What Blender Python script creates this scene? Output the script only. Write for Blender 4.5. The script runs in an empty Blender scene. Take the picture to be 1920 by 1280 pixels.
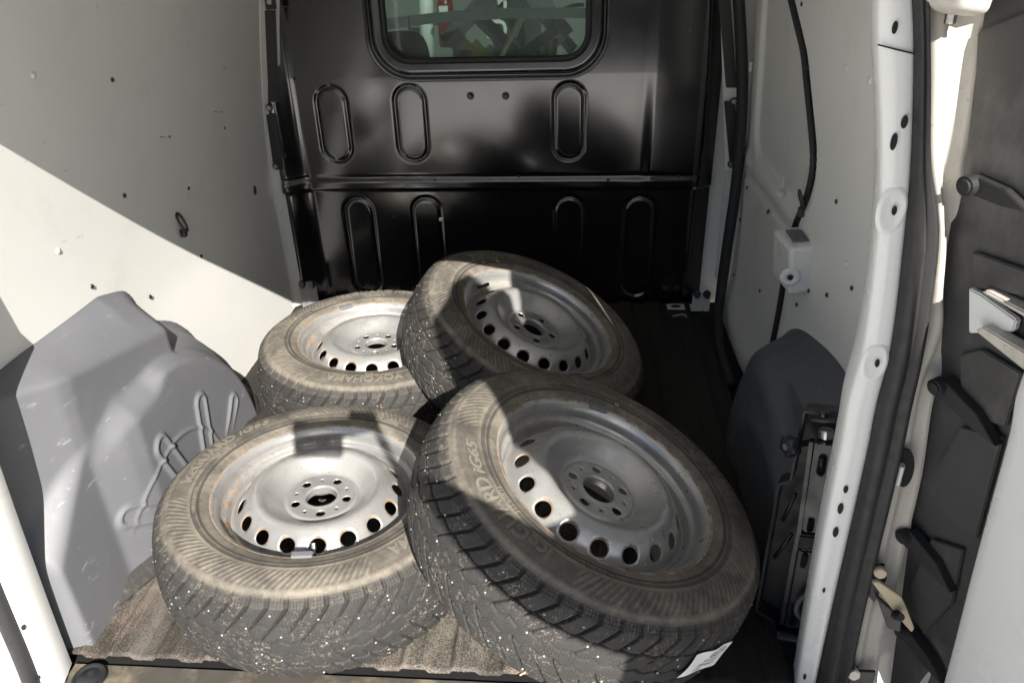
import bpy, bmesh, math, random
import numpy as np
from mathutils import Vector, Matrix
random.seed(7); rng = np.random.default_rng(7)
R = math.radians
S = bpy.context.scene
COL = S.collection

# ------------------------------------------------------------------ camera
C0 = np.array([0.0, 0.0, 1.26]); FPX = 1440.0
def cam_axes(yaw=5.0, pitch=29.0, roll=1.8):
    y, p, r = R(yaw), R(pitch), R(roll)
    fw = np.array([-math.sin(y)*math.cos(p), math.cos(y)*math.cos(p), -math.sin(p)])
    rt = np.array([math.cos(y), math.sin(y), 0.0]); dn = np.cross(fw, rt)
    return fw, rt*math.cos(r)+dn*math.sin(r), dn*math.cos(r)-rt*math.sin(r)
FW, RT, DN = cam_axes()
cd = bpy.data.cameras.new('camera'); cam = bpy.data.objects.new('camera', cd); COL.objects.link(cam)
cd.sensor_width = 36; cd.lens = FPX/1920*36; cd.clip_start = 0.02; cd.clip_end = 500
cam.matrix_world = Matrix(((RT[0], -DN[0], -FW[0], C0[0]), (RT[1], -DN[1], -FW[1], C0[1]), (RT[2], -DN[2], -FW[2], C0[2]), (0, 0, 0, 1)))
S.camera = cam
S.render.resolution_x = 1024; S.render.resolution_y = 682

# ------------------------------------------------------------------ light
SUN = np.array([-0.300, 0.7706, -0.5623]); SUN /= np.linalg.norm(SUN)
el = math.asin(-SUN[2]); az = math.atan2(-SUN[0], -SUN[1])
w = bpy.data.worlds.new('World'); S.world = w; w.use_nodes = True
nt = w.node_tree; bg = nt.nodes['Background']
sky = nt.nodes.new('ShaderNodeTexSky'); sky.sky_type = 'NISHITA'; sky.sun_disc = False
sky.sun_elevation = el; sky.sun_rotation = az
nt.links.new(sky.outputs[0], bg.inputs[0]); bg.inputs[1].default_value = 0.052
sd = bpy.data.lights.new('sun', 'SUN'); sd.energy = 5.0; sd.angle = R(0.28); sd.color = (1.0, 0.95, 0.87)
so = bpy.data.objects.new('sun', sd); COL.objects.link(so)
so.rotation_euler = Vector(SUN).to_track_quat('-Z', 'Y').to_euler()
S.view_settings.view_transform = 'Standard'; S.view_settings.look = 'None'
S.view_settings.exposure = 1.36; S.view_settings.gamma = 1.0

# ------------------------------------------------------------------ helpers
def ray(x, y): return FW + RT*(x-960)/FPX + DN*(y-640)/FPX
def at(x, y, ax, v):                      # a point of the photo on a plane of the van
    d = ray(x, y); return C0 + d*((v-C0[ax])/d[ax])
def onplane(x, y, c, n):
    d = ray(x, y); c = np.array(c, float); n = np.array(n, float)
    return C0 + d*(((c-C0) @ n)/(d @ n))

def tag(o, label=None, cat=None, group=None, kind=None):
    if label: o['label'] = label
    if cat: o['category'] = cat
    if group: o['group'] = group
    if kind: o['kind'] = kind
    return o
def link(name, me, mat=None, parent=None, loc=None):
    o = bpy.data.objects.new(name, me); COL.objects.link(o)
    if mat is not None and me is not None and len(me.materials) == 0: me.materials.append(mat)
    if parent is not None: o.parent = parent
    if loc is not None: o.location = loc
    return o
def empty(name, loc=(0, 0, 0), parent=None):
    o = bpy.data.objects.new(name, None); COL.objects.link(o); o.location = loc; o.empty_display_size = .05
    if parent is not None: o.parent = parent
    return o
def mesh(name, v, f, smooth=True):
    me = bpy.data.meshes.new(name)
    me.from_pydata([tuple(map(float, p)) for p in v], [], [tuple(int(i) for i in q) for q in f]); me.update()
    if smooth: me.polygons.foreach_set('use_smooth', [True]*len(me.polygons))
    return me
def qmesh(name, v, q, smooth=True):       # fast: v (n,3), q (m,4)
    v = np.ascontiguousarray(v, dtype=np.float32); q = np.ascontiguousarray(q, dtype=np.int32)
    me = bpy.data.meshes.new(name)
    me.vertices.add(len(v)); me.vertices.foreach_set('co', v.ravel())
    me.loops.add(q.size); me.loops.foreach_set('vertex_index', q.ravel())
    me.polygons.add(len(q)); me.polygons.foreach_set('loop_start', np.arange(0, q.size, 4, dtype=np.int32))
    me.polygons.foreach_set('use_smooth', np.full(len(q), smooth))
    me.update(calc_edges=True); me.validate(); return me
def gridq(nu, nv, wrap_u=False):          # vertex index = i*nv + j
    i = np.arange(nu if wrap_u else nu-1)[:, None]; j = np.arange(nv-1)[None, :]
    i2 = (i+1) % nu
    return np.stack([i*nv+j, i2*nv+j, i2*nv+j+1, i*nv+j+1], -1).reshape(-1, 4)
def flat_shade(o): o.data.polygons.foreach_set('use_smooth', [False]*len(o.data.polygons)); return o
def from_bm(name, bm, smooth=False):
    me = bpy.data.meshes.new(name); bm.to_mesh(me); bm.free()
    if smooth: me.polygons.foreach_set('use_smooth', [True]*len(me.polygons))
    return me
def box_me(sx, sy, sz, bev=.003, seg=2):
    bm = bmesh.new(); bmesh.ops.create_cube(bm, size=1)
    bmesh.ops.scale(bm, vec=(sx, sy, sz), verts=bm.verts)
    if bev: bmesh.ops.bevel(bm, geom=list(bm.edges), offset=bev, segments=seg, profile=.6, affect='EDGES')
    return from_bm('box', bm, False)
def cyl_me(r1, r2, h, n=16, bev=0):
    bm = bmesh.new(); bmesh.ops.create_cone(bm, cap_ends=True, segments=n, radius1=r1, radius2=r2, depth=h)
    if bev: bmesh.ops.bevel(bm, geom=[e for e in bm.edges if len(e.link_faces) == 2 and e.calc_face_angle() > .6], offset=bev, segments=2, affect='EDGES')
    return from_bm('cyl', bm, False)
def revolve(prof, n=48, close=False):
    prof = np.array(prof); a = np.linspace(0, 2*math.pi, n, endpoint=False)
    v = np.stack([np.cos(a)[:, None]*prof[None, :, 0], np.sin(a)[:, None]*prof[None, :, 0], np.broadcast_to(prof[None, :, 1], (n, len(prof)))], -1).reshape(-1, 3)
    return v, gridq(n, len(prof), True)
def catmull(P, n=8):
    P = np.array(P, float); Q = np.vstack([2*P[0]-P[1], P, 2*P[-1]-P[-2]]); out = []
    for i in range(1, len(Q)-2):
        for t in np.linspace(0, 1, n, endpoint=False):
            p0, p1, p2, p3 = Q[i-1:i+3]
            out.append(.5*((2*p1)+(-p0+p2)*t+(2*p0-5*p1+4*p2-p3)*t*t+(-p0+3*p1-3*p2+p3)*t**3))
    out.append(P[-1]); return np.array(out)
def sweep(path, sect, up=(0, 0, 1), closed_sect=True, cap=True):
    """section given as (a, b): a along the side vector, b along the normal (side x tangent)"""
    path = np.array(path, float); sect = np.array(sect, float); up = np.array(up, float)
    T = np.gradient(path, axis=0); T /= np.linalg.norm(T, axis=1)[:, None]
    v = []
    for p, t in zip(path, T):
        s = np.cross(t, up); s /= np.linalg.norm(s)+1e-9; b = np.cross(s, t)
        v.append(p + sect[:, :1]*s + sect[:, 1:]*b)
    m = len(sect); v = np.array(v)
    f = []
    for i in range(len(path)-1):
        for j in range(m if closed_sect else m-1):
            k = (j+1) % m; f.append((i*m+j, i*m+k, (i+1)*m+k, (i+1)*m+j))
    if cap and closed_sect:
        f.append(tuple(range(m-1, -1, -1))); f.append(tuple(range((len(path)-1)*m, len(path)*m)))
    return v.reshape(-1, 3), f
def circ(r, n=10, sx=1, sy=1): return [(r*sx*math.cos(2*math.pi*k/n), r*sy*math.sin(2*math.pi*k/n)) for k in range(n)]
def tube(name, pts, r, mat, parent=None, n=10, sub=6, up=(0.13, 0.21, 1)):
    v, f = sweep(catmull(pts, sub), circ(r, n), up); return link(name, mesh(name, v, f), mat, parent)
def prism(name, poly, d, mat, parent=None, bev=.002):
    """poly: list of 3-D points (planar), extruded along d"""
    bm = bmesh.new(); vs = [bm.verts.new(tuple(p)) for p in poly]; f = bm.faces.new(vs)
    r = bmesh.ops.extrude_face_region(bm, geom=[f]); bmesh.ops.translate(bm, vec=tuple(d), verts=[g for g in r['geom'] if isinstance(g, bmesh.types.BMVert)])
    bmesh.ops.recalc_face_normals(bm, faces=bm.faces)
    if bev: bmesh.ops.bevel(bm, geom=list(bm.edges), offset=bev, segments=2, affect='EDGES')
    return link(name, from_bm(name, bm), mat, parent)
def orient(o, z, x=None):                 # local z to z
    z = Vector(z).normalized(); q = z.to_track_quat('Z', 'Y'); o.rotation_mode = 'QUATERNION'; o.rotation_quaternion = q; return o
def sstep(a, b, x): t = np.clip((x-a)/(b-a), 0, 1); return t*t*(3-2*t)

# ------------------------------------------------------------------ materials
class NB:
    def __init__(s, name):
        s.m = bpy.data.materials.new(name); s.m.use_nodes = True; s.t = s.m.node_tree; s.b = s.t.nodes['Principled BSDF']
        s.tc = s.t.nodes.new('ShaderNodeTexCoord'); s.obj = s.tc.outputs['Object']
    def n(s, typ, **k):
        x = s.t.nodes.new(typ)
        for a, v in k.items(): setattr(x, a, v)
        return x
    def put(s, sock, v):
        if hasattr(v, 'is_linked') or hasattr(v, 'links'): s.t.links.new(v, sock)
        else:
            if isinstance(v, tuple) and len(v) == 3 and sock.type == 'RGBA': v = v+(1,)
            sock.default_value = v
    def noise(s, scale, detail=4, rough=.6, vec=None, dist=0):
        x = s.n('ShaderNodeTexNoise'); x.inputs['Scale'].default_value = scale; x.inputs['Detail'].default_value = detail; x.inputs['Roughness'].default_value = rough; x.inputs['Distortion'].default_value = dist
        s.t.links.new(vec or s.obj, x.inputs['Vector']); return x.outputs['Fac']
    def mapv(s, scale=(1, 1, 1), rot=(0, 0, 0), loc=(0, 0, 0), vec=None):
        x = s.n('ShaderNodeMapping'); x.inputs['Scale'].default_value = scale; x.inputs['Rotation'].default_value = rot; x.inputs['Location'].default_value = loc
        s.t.links.new(vec or s.obj, x.inputs['Vector']); return x.outputs[0]
    def ramp(s, fac, lo, hi, a=0.0, b=1.0):
        x = s.n('ShaderNodeMapRange', interpolation_type='SMOOTHSTEP'); s.put(x.inputs[0], fac)
        for i, v in zip((1, 2, 3, 4), (lo, hi, a, b)): x.inputs[i].default_value = v
        return x.outputs[0]
    def math(s, op, a, b=0.0, c=0.0):
        x = s.n('ShaderNodeMath', operation=op); s.put(x.inputs[0], a); s.put(x.inputs[1], b); s.put(x.inputs[2], c); return x.outputs[0]
    def mix(s, fac, a, b, mode='MIX'):
        x = s.n('ShaderNodeMix', data_type='RGBA', blend_type=mode); s.put(x.inputs[0], fac); s.put(x.inputs[6], a); s.put(x.inputs[7], b); return x.outputs[2]
    def bump(s, h, strength=.3, dist=.001, normal=None):
        x = s.n('ShaderNodeBump'); x.inputs['Strength'].default_value = strength; x.inputs['Distance'].default_value = dist; s.put(x.inputs['Height'], h)
        if normal is not None: s.t.links.new(normal, x.inputs['Normal'])
        return x.outputs[0]
    def attr(s, name): return s.n('ShaderNodeAttribute', attribute_name=name).outputs['Fac']
    def set(s, **k):
        for a, v in k.items(): s.put(s.b.inputs[a.replace('_', ' ')], v)
        return s
def M(name, col, rough=.5, metal=0.0, spec=.5, var=.12, vs=6, bump=0, bs=250, spots=(), coat=0, rvar=.08):
    s = NB(name); c = tuple(col)
    d = s.noise(vs, 5, .6)
    base = s.mix(d, tuple(x*(1-var) for x in c), tuple(min(1, x*(1+var)) for x in c))
    for (sc, scale, lo, hi, stretch, amt) in spots:
        m = s.math('MULTIPLY', s.ramp(s.noise(scale, 6, .65, s.mapv(stretch, rot=(.3, .2, .5))), lo, hi), amt)
        base = s.mix(m, base, sc)
    s.set(Base_Color=base, Metallic=metal, Specular_IOR_Level=spec, Roughness=s.ramp(s.noise(vs*3, 4), .3, .7, max(0, rough-rvar), min(1, rough+rvar)), Coat_Weight=coat)
    if bump: s.set(Normal=s.bump(s.noise(bs, 3, .6), bump, .0006))
    return s.m

wall_spots = [((.22, .20, .18), 26, .675, .75, (1, .35, 1.3), .65), ((.80, .79, .76), 30, .69, .74, (.5, 1, 2.2), .6), ((.42, .39, .34), 5, .52, .85, (1, 1, 1), .35), ((.25, .23, .2), 80, .69, .73, (1, 1.4, .3), .6)]
m_wall = M('grey_lining_panel', (.735, .735, .712), .42, var=.05, vs=2.2, bump=.06, bs=60, spots=wall_spots)
m_white = M('white_body_paint', (.655, .66, .65), .32, var=.04, vs=3, coat=.25, spots=[((.30, .29, .27), 40, .70, .76, (1, 1, .5), .5)])
m_dusty = M('dusty_white_paint', (.50, .47, .42), .55, var=.12, vs=9, bump=.35, bs=180, spots=[((.20, .18, .16), 120, .62, .70, (1, 1, 1), .7), ((.30, .275, .24), 14, .50, .72, (1, 1, .4), .7), ((.36, .37, .38), 5, .5, .7, (1, 1, .3), .6)])
m_black = M('black_bulkhead_paint', (.007, .007, .0085), .14, spec=.85, var=.25, vs=3, rvar=.015, spots=[((.05, .045, .04), 9, .62, .82, (1, 1, 1.6), .25), ((.20, .19, .17), 34, .715, .745, (.3, 1, 1.2), .8), ((.16, .15, .13), 45, .70, .735, (1.5, 1, .25), .8), ((.10, .092, .08), 4, .58, .75, (1, 1, .7), .22)])
m_black.node_tree.nodes['Principled BSDF'].inputs['IOR'].default_value = 1.6
m_blackmetal = M('black_metal', (.016, .016, .018), .38, spec=.6, var=.2, spots=[((.12, .11, .10), 60, .68, .74, (1, 1, 1), .6)])
m_rubber = M('black_rubber_seal', (.016, .016, .017), .62, var=.2, vs=20, bump=.15, bs=300, spots=[((.10, .095, .085), 30, .62, .8, (1, 1, .2), .35)])
m_plastic = M('grey_moulded_plastic', (.138, .142, .155), .50, var=.10, vs=5, bump=.45, bs=420, spots=[((.46, .46, .46), 22, .62, .74, (1, .6, 1.6), .65), ((.55, .55, .55), 60, .68, .73, (.25, 1, 1), .6), ((.28, .27, .25), 6, .55, .85, (1, 1, 1), .35)])
m_door_trim = M('dark_door_trim', (.040, .040, .041), .55, var=.2, vs=4, bump=.4, bs=260, spots=[((.17, .165, .155), 7, .48, .74, (1, 1, .5), .6), ((.35, .34, .32), 60, .70, .75, (1, 1, .5), .5)])
m_steel = M('zinc_steel', (.55, .54, .52), .35, metal=1.0, var=.2, vs=30)
m_alu = M('stud_metal', (.32, .31, .30), .5, metal=.4, var=.3, vs=90)
m_paper = M('white_paper', (.78, .78, .78), .6, var=.03)
m_ink = M('black_ink', (.03, .03, .03), .6, var=.02)
m_hole = M('dark_cavity', (.006, .006, .006), .8, var=.1)
m_yellow = M('yellow_paint', (.36, .28, .04), .5, var=.1)
m_dot = M('yellow_mark', (.45, .38, .16), .6, var=.1)
m_red = M('red_paint', (.16, .012, .014), .35, var=.1)
m_valve = M('valve_rubber', (.03, .03, .03), .5, var=.1)
m_cream = M('cream_plate', (.52, .44, .30), .55, var=.15, vs=20)

def floor_mat():
    s = NB('dusty_ribbed_floor_mat')
    sx = s.n('ShaderNodeSeparateXYZ'); s.t.links.new(s.obj, sx.inputs[0])
    # dust tracked in at the door end and along the middle
    g = s.math('MULTIPLY', s.ramp(sx.outputs[1], .90, 2.3, 1.0, 0.0), s.ramp(sx.outputs[0], .02, .34, 1.0, .10))
    fine = s.noise(700, 4, .75); med = s.noise(38, 5, .65); big = s.noise(5, 4, .6)
    dust = s.ramp(s.math('ADD', s.math('MULTIPLY', g, .75), s.math('MULTIPLY', s.math('ADD', med, big), .38)), .55, 1.0)
    dcol = s.mix(fine, (.045, .041, .036), (.29, .262, .222))
    dcol = s.mix(s.math('MULTIPLY', s.ramp(s.noise(7, 3), .52, .70), .45), dcol, (.36, .25, .20))
    dcol = s.mix(s.math('MULTIPLY', s.ramp(s.noise(3, 4, .65, s.mapv((1, .5, 1))), .45, .62), .6), dcol, (.055, .050, .045))
    col = s.mix(dust, s.mix(fine, (.010, .010, .010), (.035, .033, .030)), dcol)
    col = s.mix(s.math('MULTIPLY', s.ramp(s.math('ADD', s.math('MULTIPLY', s.noise(330, 4, .75), .65), s.math('MULTIPLY', s.noise(11, 4, .65, s.mapv((1, .35, 1))), .45)), .47, .62), .88), col, (.026, .023, .019))
    s.set(Base_Color=col, Roughness=.8, Specular_IOR_Level=.3, Normal=s.bump(s.math('ADD', fine, s.math('MULTIPLY', med, 2.0)), .45, .0012))
    return s.m
m_floor = floor_mat()
m_sill = M('worn_sill_plastic', (.062, .056, .048), .6, var=.3, vs=14, bump=.4, bs=300, spots=[((.30, .25, .17), 12, .48, .75, (1, 1, 1), .55), ((.03, .03, .03), 20, .58, .72, (.6, 1, 1), .6), ((.36, .26, .10), 4, .62, .8, (1, 1, 1), .5)])
m_ground = M('yard_concrete', (.84, .82, .78), .8, var=.05, vs=1.5, bump=.3, bs=40)
m_added_wall = M('dark_added_wall', (.10, .095, .09), .7, var=.15, vs=1)

def tyre_mat():
    s = NB('dusty_tyre_rubber')
    uv = s.tc.outputs['UV']; sx = s.n('ShaderNodeSeparateXYZ'); s.t.links.new(uv, sx.inputs[0])
    u, v = sx.outputs[0], sx.outputs[1]                    # u: pitches round the tyre, v: metres across
    dep = s.attr('groove'); zone = s.attr('zone')          # zone 0 sidewall .. 1 tread
    fine = s.noise(380, 3, .7); med = s.noise(60, 5, .7); big = s.noise(9, 4, .6)
    rub = s.mix(fine, (.015, .015, .016), (.034, .034, .034))
    dust = s.mix(med, (.120, .106, .087), (.285, .252, .205))
    side = s.math('MULTIPLY', s.ramp(s.math('ADD', s.math('MULTIPLY', med, .35), big), .40, .88, .26, .90), s.math('SUBTRACT', 1.0, s.math('MULTIPLY', dep, .95)))
    trd = s.ramp(s.math('ADD', s.math('MULTIPLY', dep, -.15), s.math('ADD', s.math('MULTIPLY', med, .8), s.math('MULTIPLY', big, .5))), .70, 1.45, .05, .62)
    amt = s.mix(zone, side, trd)
    col = s.mix(amt, rub, dust)
    # mud lodged in the tread
    mud = s.math('MULTIPLY', s.math('MULTIPLY', zone, s.ramp(s.noise(150, 5, .75), .52, .66)), s.ramp(s.noise(16, 3, .6), .42, .62))
    col = s.mix(s.math('MULTIPLY', mud, .75), col, (.27, .235, .18))
    col = s.mix(s.math('MULTIPLY', s.math('MULTIPLY', dep, zone), .72), col, (.020, .018, .016))  # groove shade put into the colour: tread recesses darkened
    # zig-zag sipes
    tri = s.math('PINGPONG', s.math('MULTIPLY', v, 1.0), .0045)
    su = s.math('FRACT', s.math('ADD', s.math('MULTIPLY', u, 6.0), s.math('MULTIPLY', tri, 150.0)))
    sipe = s.math('MULTIPLY', s.math('MULTIPLY', s.math('LESS_THAN', su, .20), zone), s.math('LESS_THAN', dep, .25))
    brk = s.ramp(s.noise(45, 2), .40, .55)
    sipe = s.math('MULTIPLY', sipe, brk)
    col = s.mix(s.math('MULTIPLY', sipe, .95), col, (.012, .011, .010))
    let = s.attr('raised'); col = s.mix(s.math('MULTIPLY', let, .5), col, (.30, .265, .215))
    h = s.math('SUBTRACT', s.math('MULTIPLY', s.math('ADD', fine, med), .5), s.math('MULTIPLY', sipe, 2.0))
    s.set(Base_Color=col, Roughness=.72, Specular_IOR_Level=.35, Normal=s.bump(h, .35, .0012))
    return s.m
m_tyre = tyre_mat()
m_letter = M('raised_rubber_lettering', (.150, .134, .111), .7, var=.25, vs=60, spots=[((.09, .085, .08), 90, .55, .7, (1, 1, 1), .6)])

def rim_mat():
    s = NB('silver_painted_steel')
    rust = s.attr('rust'); grime = s.attr('grime')
    oi = s.n('ShaderNodeObjectInfo'); off = s.n('ShaderNodeVectorMath', operation='ADD'); s.t.links.new(s.obj, off.inputs[0]); s.t.links.new(oi.outputs['Random'], off.inputs[1])
    vec = off.outputs[0]
    fine = s.noise(260, 4, .7, vec); med = s.noise(34, 5, .65, vec); big = s.noise(8, 3, .6, vec)
    base = s.mix(s.ramp(big, .3, .7), (.40, .40, .395), (.50, .495, .485))
    base = s.mix(s.math('MULTIPLY', s.ramp(s.noise(70, 5, .7, s.mapv((1, .3, 1), vec=vec)), .60, .72), .5), base, (.20, .19, .18))
    base = s.mix(s.math('MULTIPLY', s.ramp(s.noise(14, 5, .7, vec), .50, .72), .45), base, (.30, .28, .25))
    base = s.mix(s.ramp(s.noise(190, 3, .6, vec), .72, .76), base, (.06, .045, .035))
    rm = s.ramp(s.math('ADD', s.math('MULTIPLY', rust, .62), s.math('MULTIPLY', s.math('ADD', med, s.math('MULTIPLY', fine, .35)), .52)), .62, .78)
    rcol = s.mix(fine, (.11, .065, .036), (.29, .205, .13))
    gm = s.ramp(s.math('ADD', s.math('MULTIPLY', grime, .6), s.math('MULTIPLY', s.math('ADD', med, fine), .36)), .58, .86)
    col = s.mix(s.math('MULTIPLY', gm, .8), base, s.mix(fine, (.035, .032, .028), (.17, .145, .11)))
    col = s.mix(rm, col, rcol)
    dirt = s.math('MAXIMUM', rm, gm)
    s.set(Base_Color=col, Metallic=s.ramp(dirt, 0, 1, .62, .05), Roughness=s.math('ADD', s.ramp(dirt, 0, 1, .30, .8), s.math('MULTIPLY', s.math('SUBTRACT', med, .5), .18)), Specular_IOR_Level=.5,
          Normal=s.bump(s.math('ADD', fine, s.math('MULTIPLY', rm, 1.5)), .12, .0008))
    return s.m
m_rim = rim_mat()

def glass_mat():
    s = NB('tinted_window_glass'); t = s.t
    tr = s.n('ShaderNodeBsdfTransparent'); tr.inputs[0].default_value = (.36, .42, .39, 1)
    gl = s.n('ShaderNodeBsdfGlossy'); gl.inputs['Roughness'].default_value = .02; gl.inputs[0].default_value = (.9, .95, .93, 1)
    fr = s.n('ShaderNodeFresnel'); fr.inputs[0].default_value = 1.5
    mx = s.n('ShaderNodeMixShader'); t.links.new(fr.outputs[0], mx.inputs[0]); t.links.new(tr.outputs[0], mx.inputs[1]); t.links.new(gl.outputs[0], mx.inputs[2])
    df = s.n('ShaderNodeBsdfDiffuse'); df.inputs[0].default_value = (.55, .60, .58, 1); m2 = s.n('ShaderNodeMixShader'); s.put(m2.inputs[0], s.ramp(s.noise(6, 5), .3, .8, .09, .20)); t.links.new(mx.outputs[0], m2.inputs[1]); t.links.new(df.outputs[0], m2.inputs[2])
    t.links.new(m2.outputs[0], t.nodes['Material Output'].inputs[0]); return s.m
m_glass = glass_mat()

# ------------------------------------------------------------------ setting: yard, floor, walls, roof
g = link('ground', mesh('ground', [(-60, -60, -.42), (60, -60, -.42), (60, 60, -.42), (-60, 60, -.42)], [(0, 1, 2, 3)], False), m_ground); tag(g, kind='structure')
b = link('added_yard_wall', box_me(30, .4, 1.7, .02), m_added_wall, loc=(0, -8.7, .43)); tag(b, 'unseen low dark wall added behind the van for the bulkhead to mirror', 'wall')  # added out of view, so the bulkhead mirrors something dark

# floor mat: ribs run front to back, cut edge shows at the door sill
XL, XR, Y0, Y1 = -1.03, .47, .962, 2.56
nx, ny = 420, 150
xs = np.linspace(XL, XR, nx); ys = np.linspace(Y0, Y1, ny)
X, Y = np.meshgrid(xs, ys, indexing='ij')
ph = ((X+.03) / .098) % 1.0
rib = sstep(.0, .09, ph)*(1-sstep(.52, .61, ph))
thin = np.exp(-((ph-.20)/.018)**2)+np.exp(-((ph-.30)/.018)**2)+np.exp(-((ph-.74)/.02)**2)
Z = .002+.0085*rib-.0022*thin+.0012*np.sin(9*X+5*Y)*np.sin(7*Y)
Z += .0035*rng.standard_normal(Z.shape)*.12
V = np.stack([X, Y, Z], -1).reshape(-1, 3); Q = gridq(nx, ny)
# front edge turned down
n0 = len(V); fr = V.reshape(nx, ny, 3)[:, 0].copy(); fr[:, 2] -= .006; fr[:, 1] += .001
V = np.vstack([V, fr]); i = np.arange(nx-1)
Q = np.vstack([Q, np.stack([i*ny, n0+i, n0+i+1, (i+1)*ny], -1)])
fl = link('cargo_floor', qmesh('cargo_floor', V, Q[:, ::-1]), m_floor); tag(fl, kind='structure')
link('floor_pan', box_me(1.62, 1.66, .03, 0), m_hole, fl, loc=(-.25, 1.78, -.032))

# rear sill plate with pressed oval grip pattern
n1, n2 = 560, 60
xs = np.linspace(-.97, .45, n1); ys = np.linspace(.70, .953, n2); X, Y = np.meshgrid(xs, ys, indexing='ij')
cell = .042; cx = ((X/cell) % 1-.5)*cell + (Y-.86)*.25; cy = Y-.872
def ovalring(a, b, rx, ry, wd): d = np.abs(np.sqrt((a/rx)**2+(b/ry)**2)-1)*min(rx, ry); return np.exp(-(d/wd)**2)
Z = -.010+.003*ovalring(cx, cy, .017, .026, .0028)+.002*np.exp(-((cx-.004)/.003)**2)*(np.abs(cy) < .018)-.012*(1-sstep(.70, .73, Y))
Z *= 1; Z += .0006*np.sin(40*X)*np.sin(30*Y)
sp = link('sill_plate', qmesh('sill_plate', np.stack([X, Y, Z], -1).reshape(-1, 3), gridq(n1, n2)[:, ::-1]), m_sill)
tag(sp, 'worn brown plastic sill plate with embossed oval grips at the loading edge', 'sill plate')
v, q = revolve([(0.0, .004), (.018, .004), (.02, .002), (.026, .002), (.028, .0055), (.031, .0045), (.033, 0)], 32)
pl = link('plug', qmesh('plug', v, q), m_blackmetal, sp); pl.location = tuple(at(170, 1276, 2, -.016)); pl.location.z = -.007
link('sill_backing', box_me(1.5, .30, .2, 0), m_hole, sp, loc=(-.26, .82, -.135))

# side walls -----------------------------------------------------------------
def wl(z): return -1.03+.075*np.clip((z-.42)/.62, 0, 2)**1.5
def wr(z): return .532-.034*np.clip((z-.35)/.7, 0, 2)**1.4
def lattice(name, us, zs, fn, mat, flip=False, parent=None):
    U, Zz = np.meshgrid(us, zs, indexing='ij'); P = fn(U, Zz)
    q = gridq(len(us), len(zs)); return link(name, qmesh(name, P.reshape(-1, 3), q[:, ::-1] if flip else q), mat, parent)
def wallfn(U, Zz):
    ph = (Zz/1.05); Y = .955+(U)*(2.485+.0*Zz-.955)
    x = wl(Zz)+.0025*np.sin(6*Y+2*Zz)+.002*np.sin(3.1*Y)*np.sin(5*Zz)
    return np.stack([x, Y, Zz], -1)
wallL = lattice('wall_left', np.linspace(0, 1, 60), np.linspace(-.02, 1.34, 60), wallfn, m_wall); tag(wallL, kind='structure')
# cut edge of the lining
zz = np.linspace(-.02, 1.34, 40)
ev = np.vstack([np.stack([wl(zz), np.full(40, 2.485), zz], -1), np.stack([wl(zz)-.012, np.full(40, 2.487), zz], -1)])
link('panel_edge', qmesh('panel_edge', ev, np.stack([np.arange(39), np.arange(39)+1, np.arange(39)+41, np.arange(39)+40], -1)), m_wall, wallL)
# body skin behind the linings (white) - seen as narrow strips beside the bulkhead
def skinL(U, Zz): return np.stack([wl(Zz)-.02+.004*U, .9+U*1.75, Zz], -1)
sk = lattice('body_side_left', np.linspace(0, 1, 8), np.linspace(-.05, 1.36, 40), skinL, m_white); tag(sk, kind='structure')
def pillarL(U, Zz):
    return np.stack([wl(Zz)-.012+U*.05, 2.50+.045*U, Zz], -1)
bp = lattice('body_pillar_left', np.linspace(0, 1, 6), np.linspace(-.02, 1.34, 40), pillarL, m_white); tag(bp, kind='structure')

def skinR(U, Zz): return np.stack([wr(Zz)+.075, .9+U*1.75, Zz], -1)
sk = lattice('body_side_right', np.linspace(0, 1, 8), np.linspace(-.05, 1.36, 40), skinR, m_white, True); tag(sk, kind='structure')
# roof
rf = link('roof', mesh('roof', [(-1.1, .765, 1.315), (.68, .765, 1.315), (.68, 2.62, 1.315), (-1.1, 2.62, 1.315), (-1.1, .765, 1.36), (.68, .765, 1.36), (.68, 2.62, 1.36), (-1.1, 2.62, 1.36)],
          [(0, 3, 2, 1), (4, 5, 6, 7), (0, 1, 5, 4), (1, 2, 6, 5), (2, 3, 7, 6), (3, 0, 4, 7)], False), m_white); tag(rf, kind='structure')

# left wall fittings
def on_left(px, py):
    p = at(px, py, 0, -1.03)
    for _ in range(6): p = at(px, py, 0, float(wl(p[2])))
    return p
v, q = revolve([(0, .004), (.003, .0038), (.0058, .0025), (.0068, 0)], 14); me_plug = qmesh('rivet', v, q)
v, q = revolve([(0, .0012), (.0012, .0012), (.0022, .0032), (.0042, .003), (.0052, 0)], 12); me_screw = qmesh('screw', v, q)
for (px, py) in [(62, 142), (108, 470)]:
    o = link('rivet', me_plug, m_white, wallL); o.location = on_left(px, py); orient(o, (1, 0, 0))
for (px, py) in [(210, 150), (233, 367), (172, 537), (281, 556), (353, 353), (420, 240), (377, 480)]:
    o = link('screw', me_screw, m_blackmetal, wallL); o.location = on_left(px, py); orient(o, (1, 0, 0))
for (px, py) in [(300, 257), (400, 210)]:
    p = on_left(px, py); nv, nf = sweep([p, p+np.array([.026, -.004, .001])], circ(.0014, 8)); o = link('nail', mesh('nail', nv, nf), m_steel, wallL)
    h = link('nail_head', cyl_me(.0036, .0036, .0015, 12), m_steel, o); h.location = p+np.array([.026, -.004, .001]); orient(h, (1, -.15, 0))
def loop_pts(c, ry, rz, n=18, tilt=.0):
    out = []
    for k in range(n+1):
        a = 2*math.pi*k/n; yy, z_ = ry*math.cos(a), rz*math.sin(a)
        out.append((c[0]+.012+.008*math.sin(a)*-1, c[1]+yy*math.cos(tilt)-z_*math.sin(tilt), c[2]+yy*math.sin(tilt)+z_*math.cos(tilt)))
    return out
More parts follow.
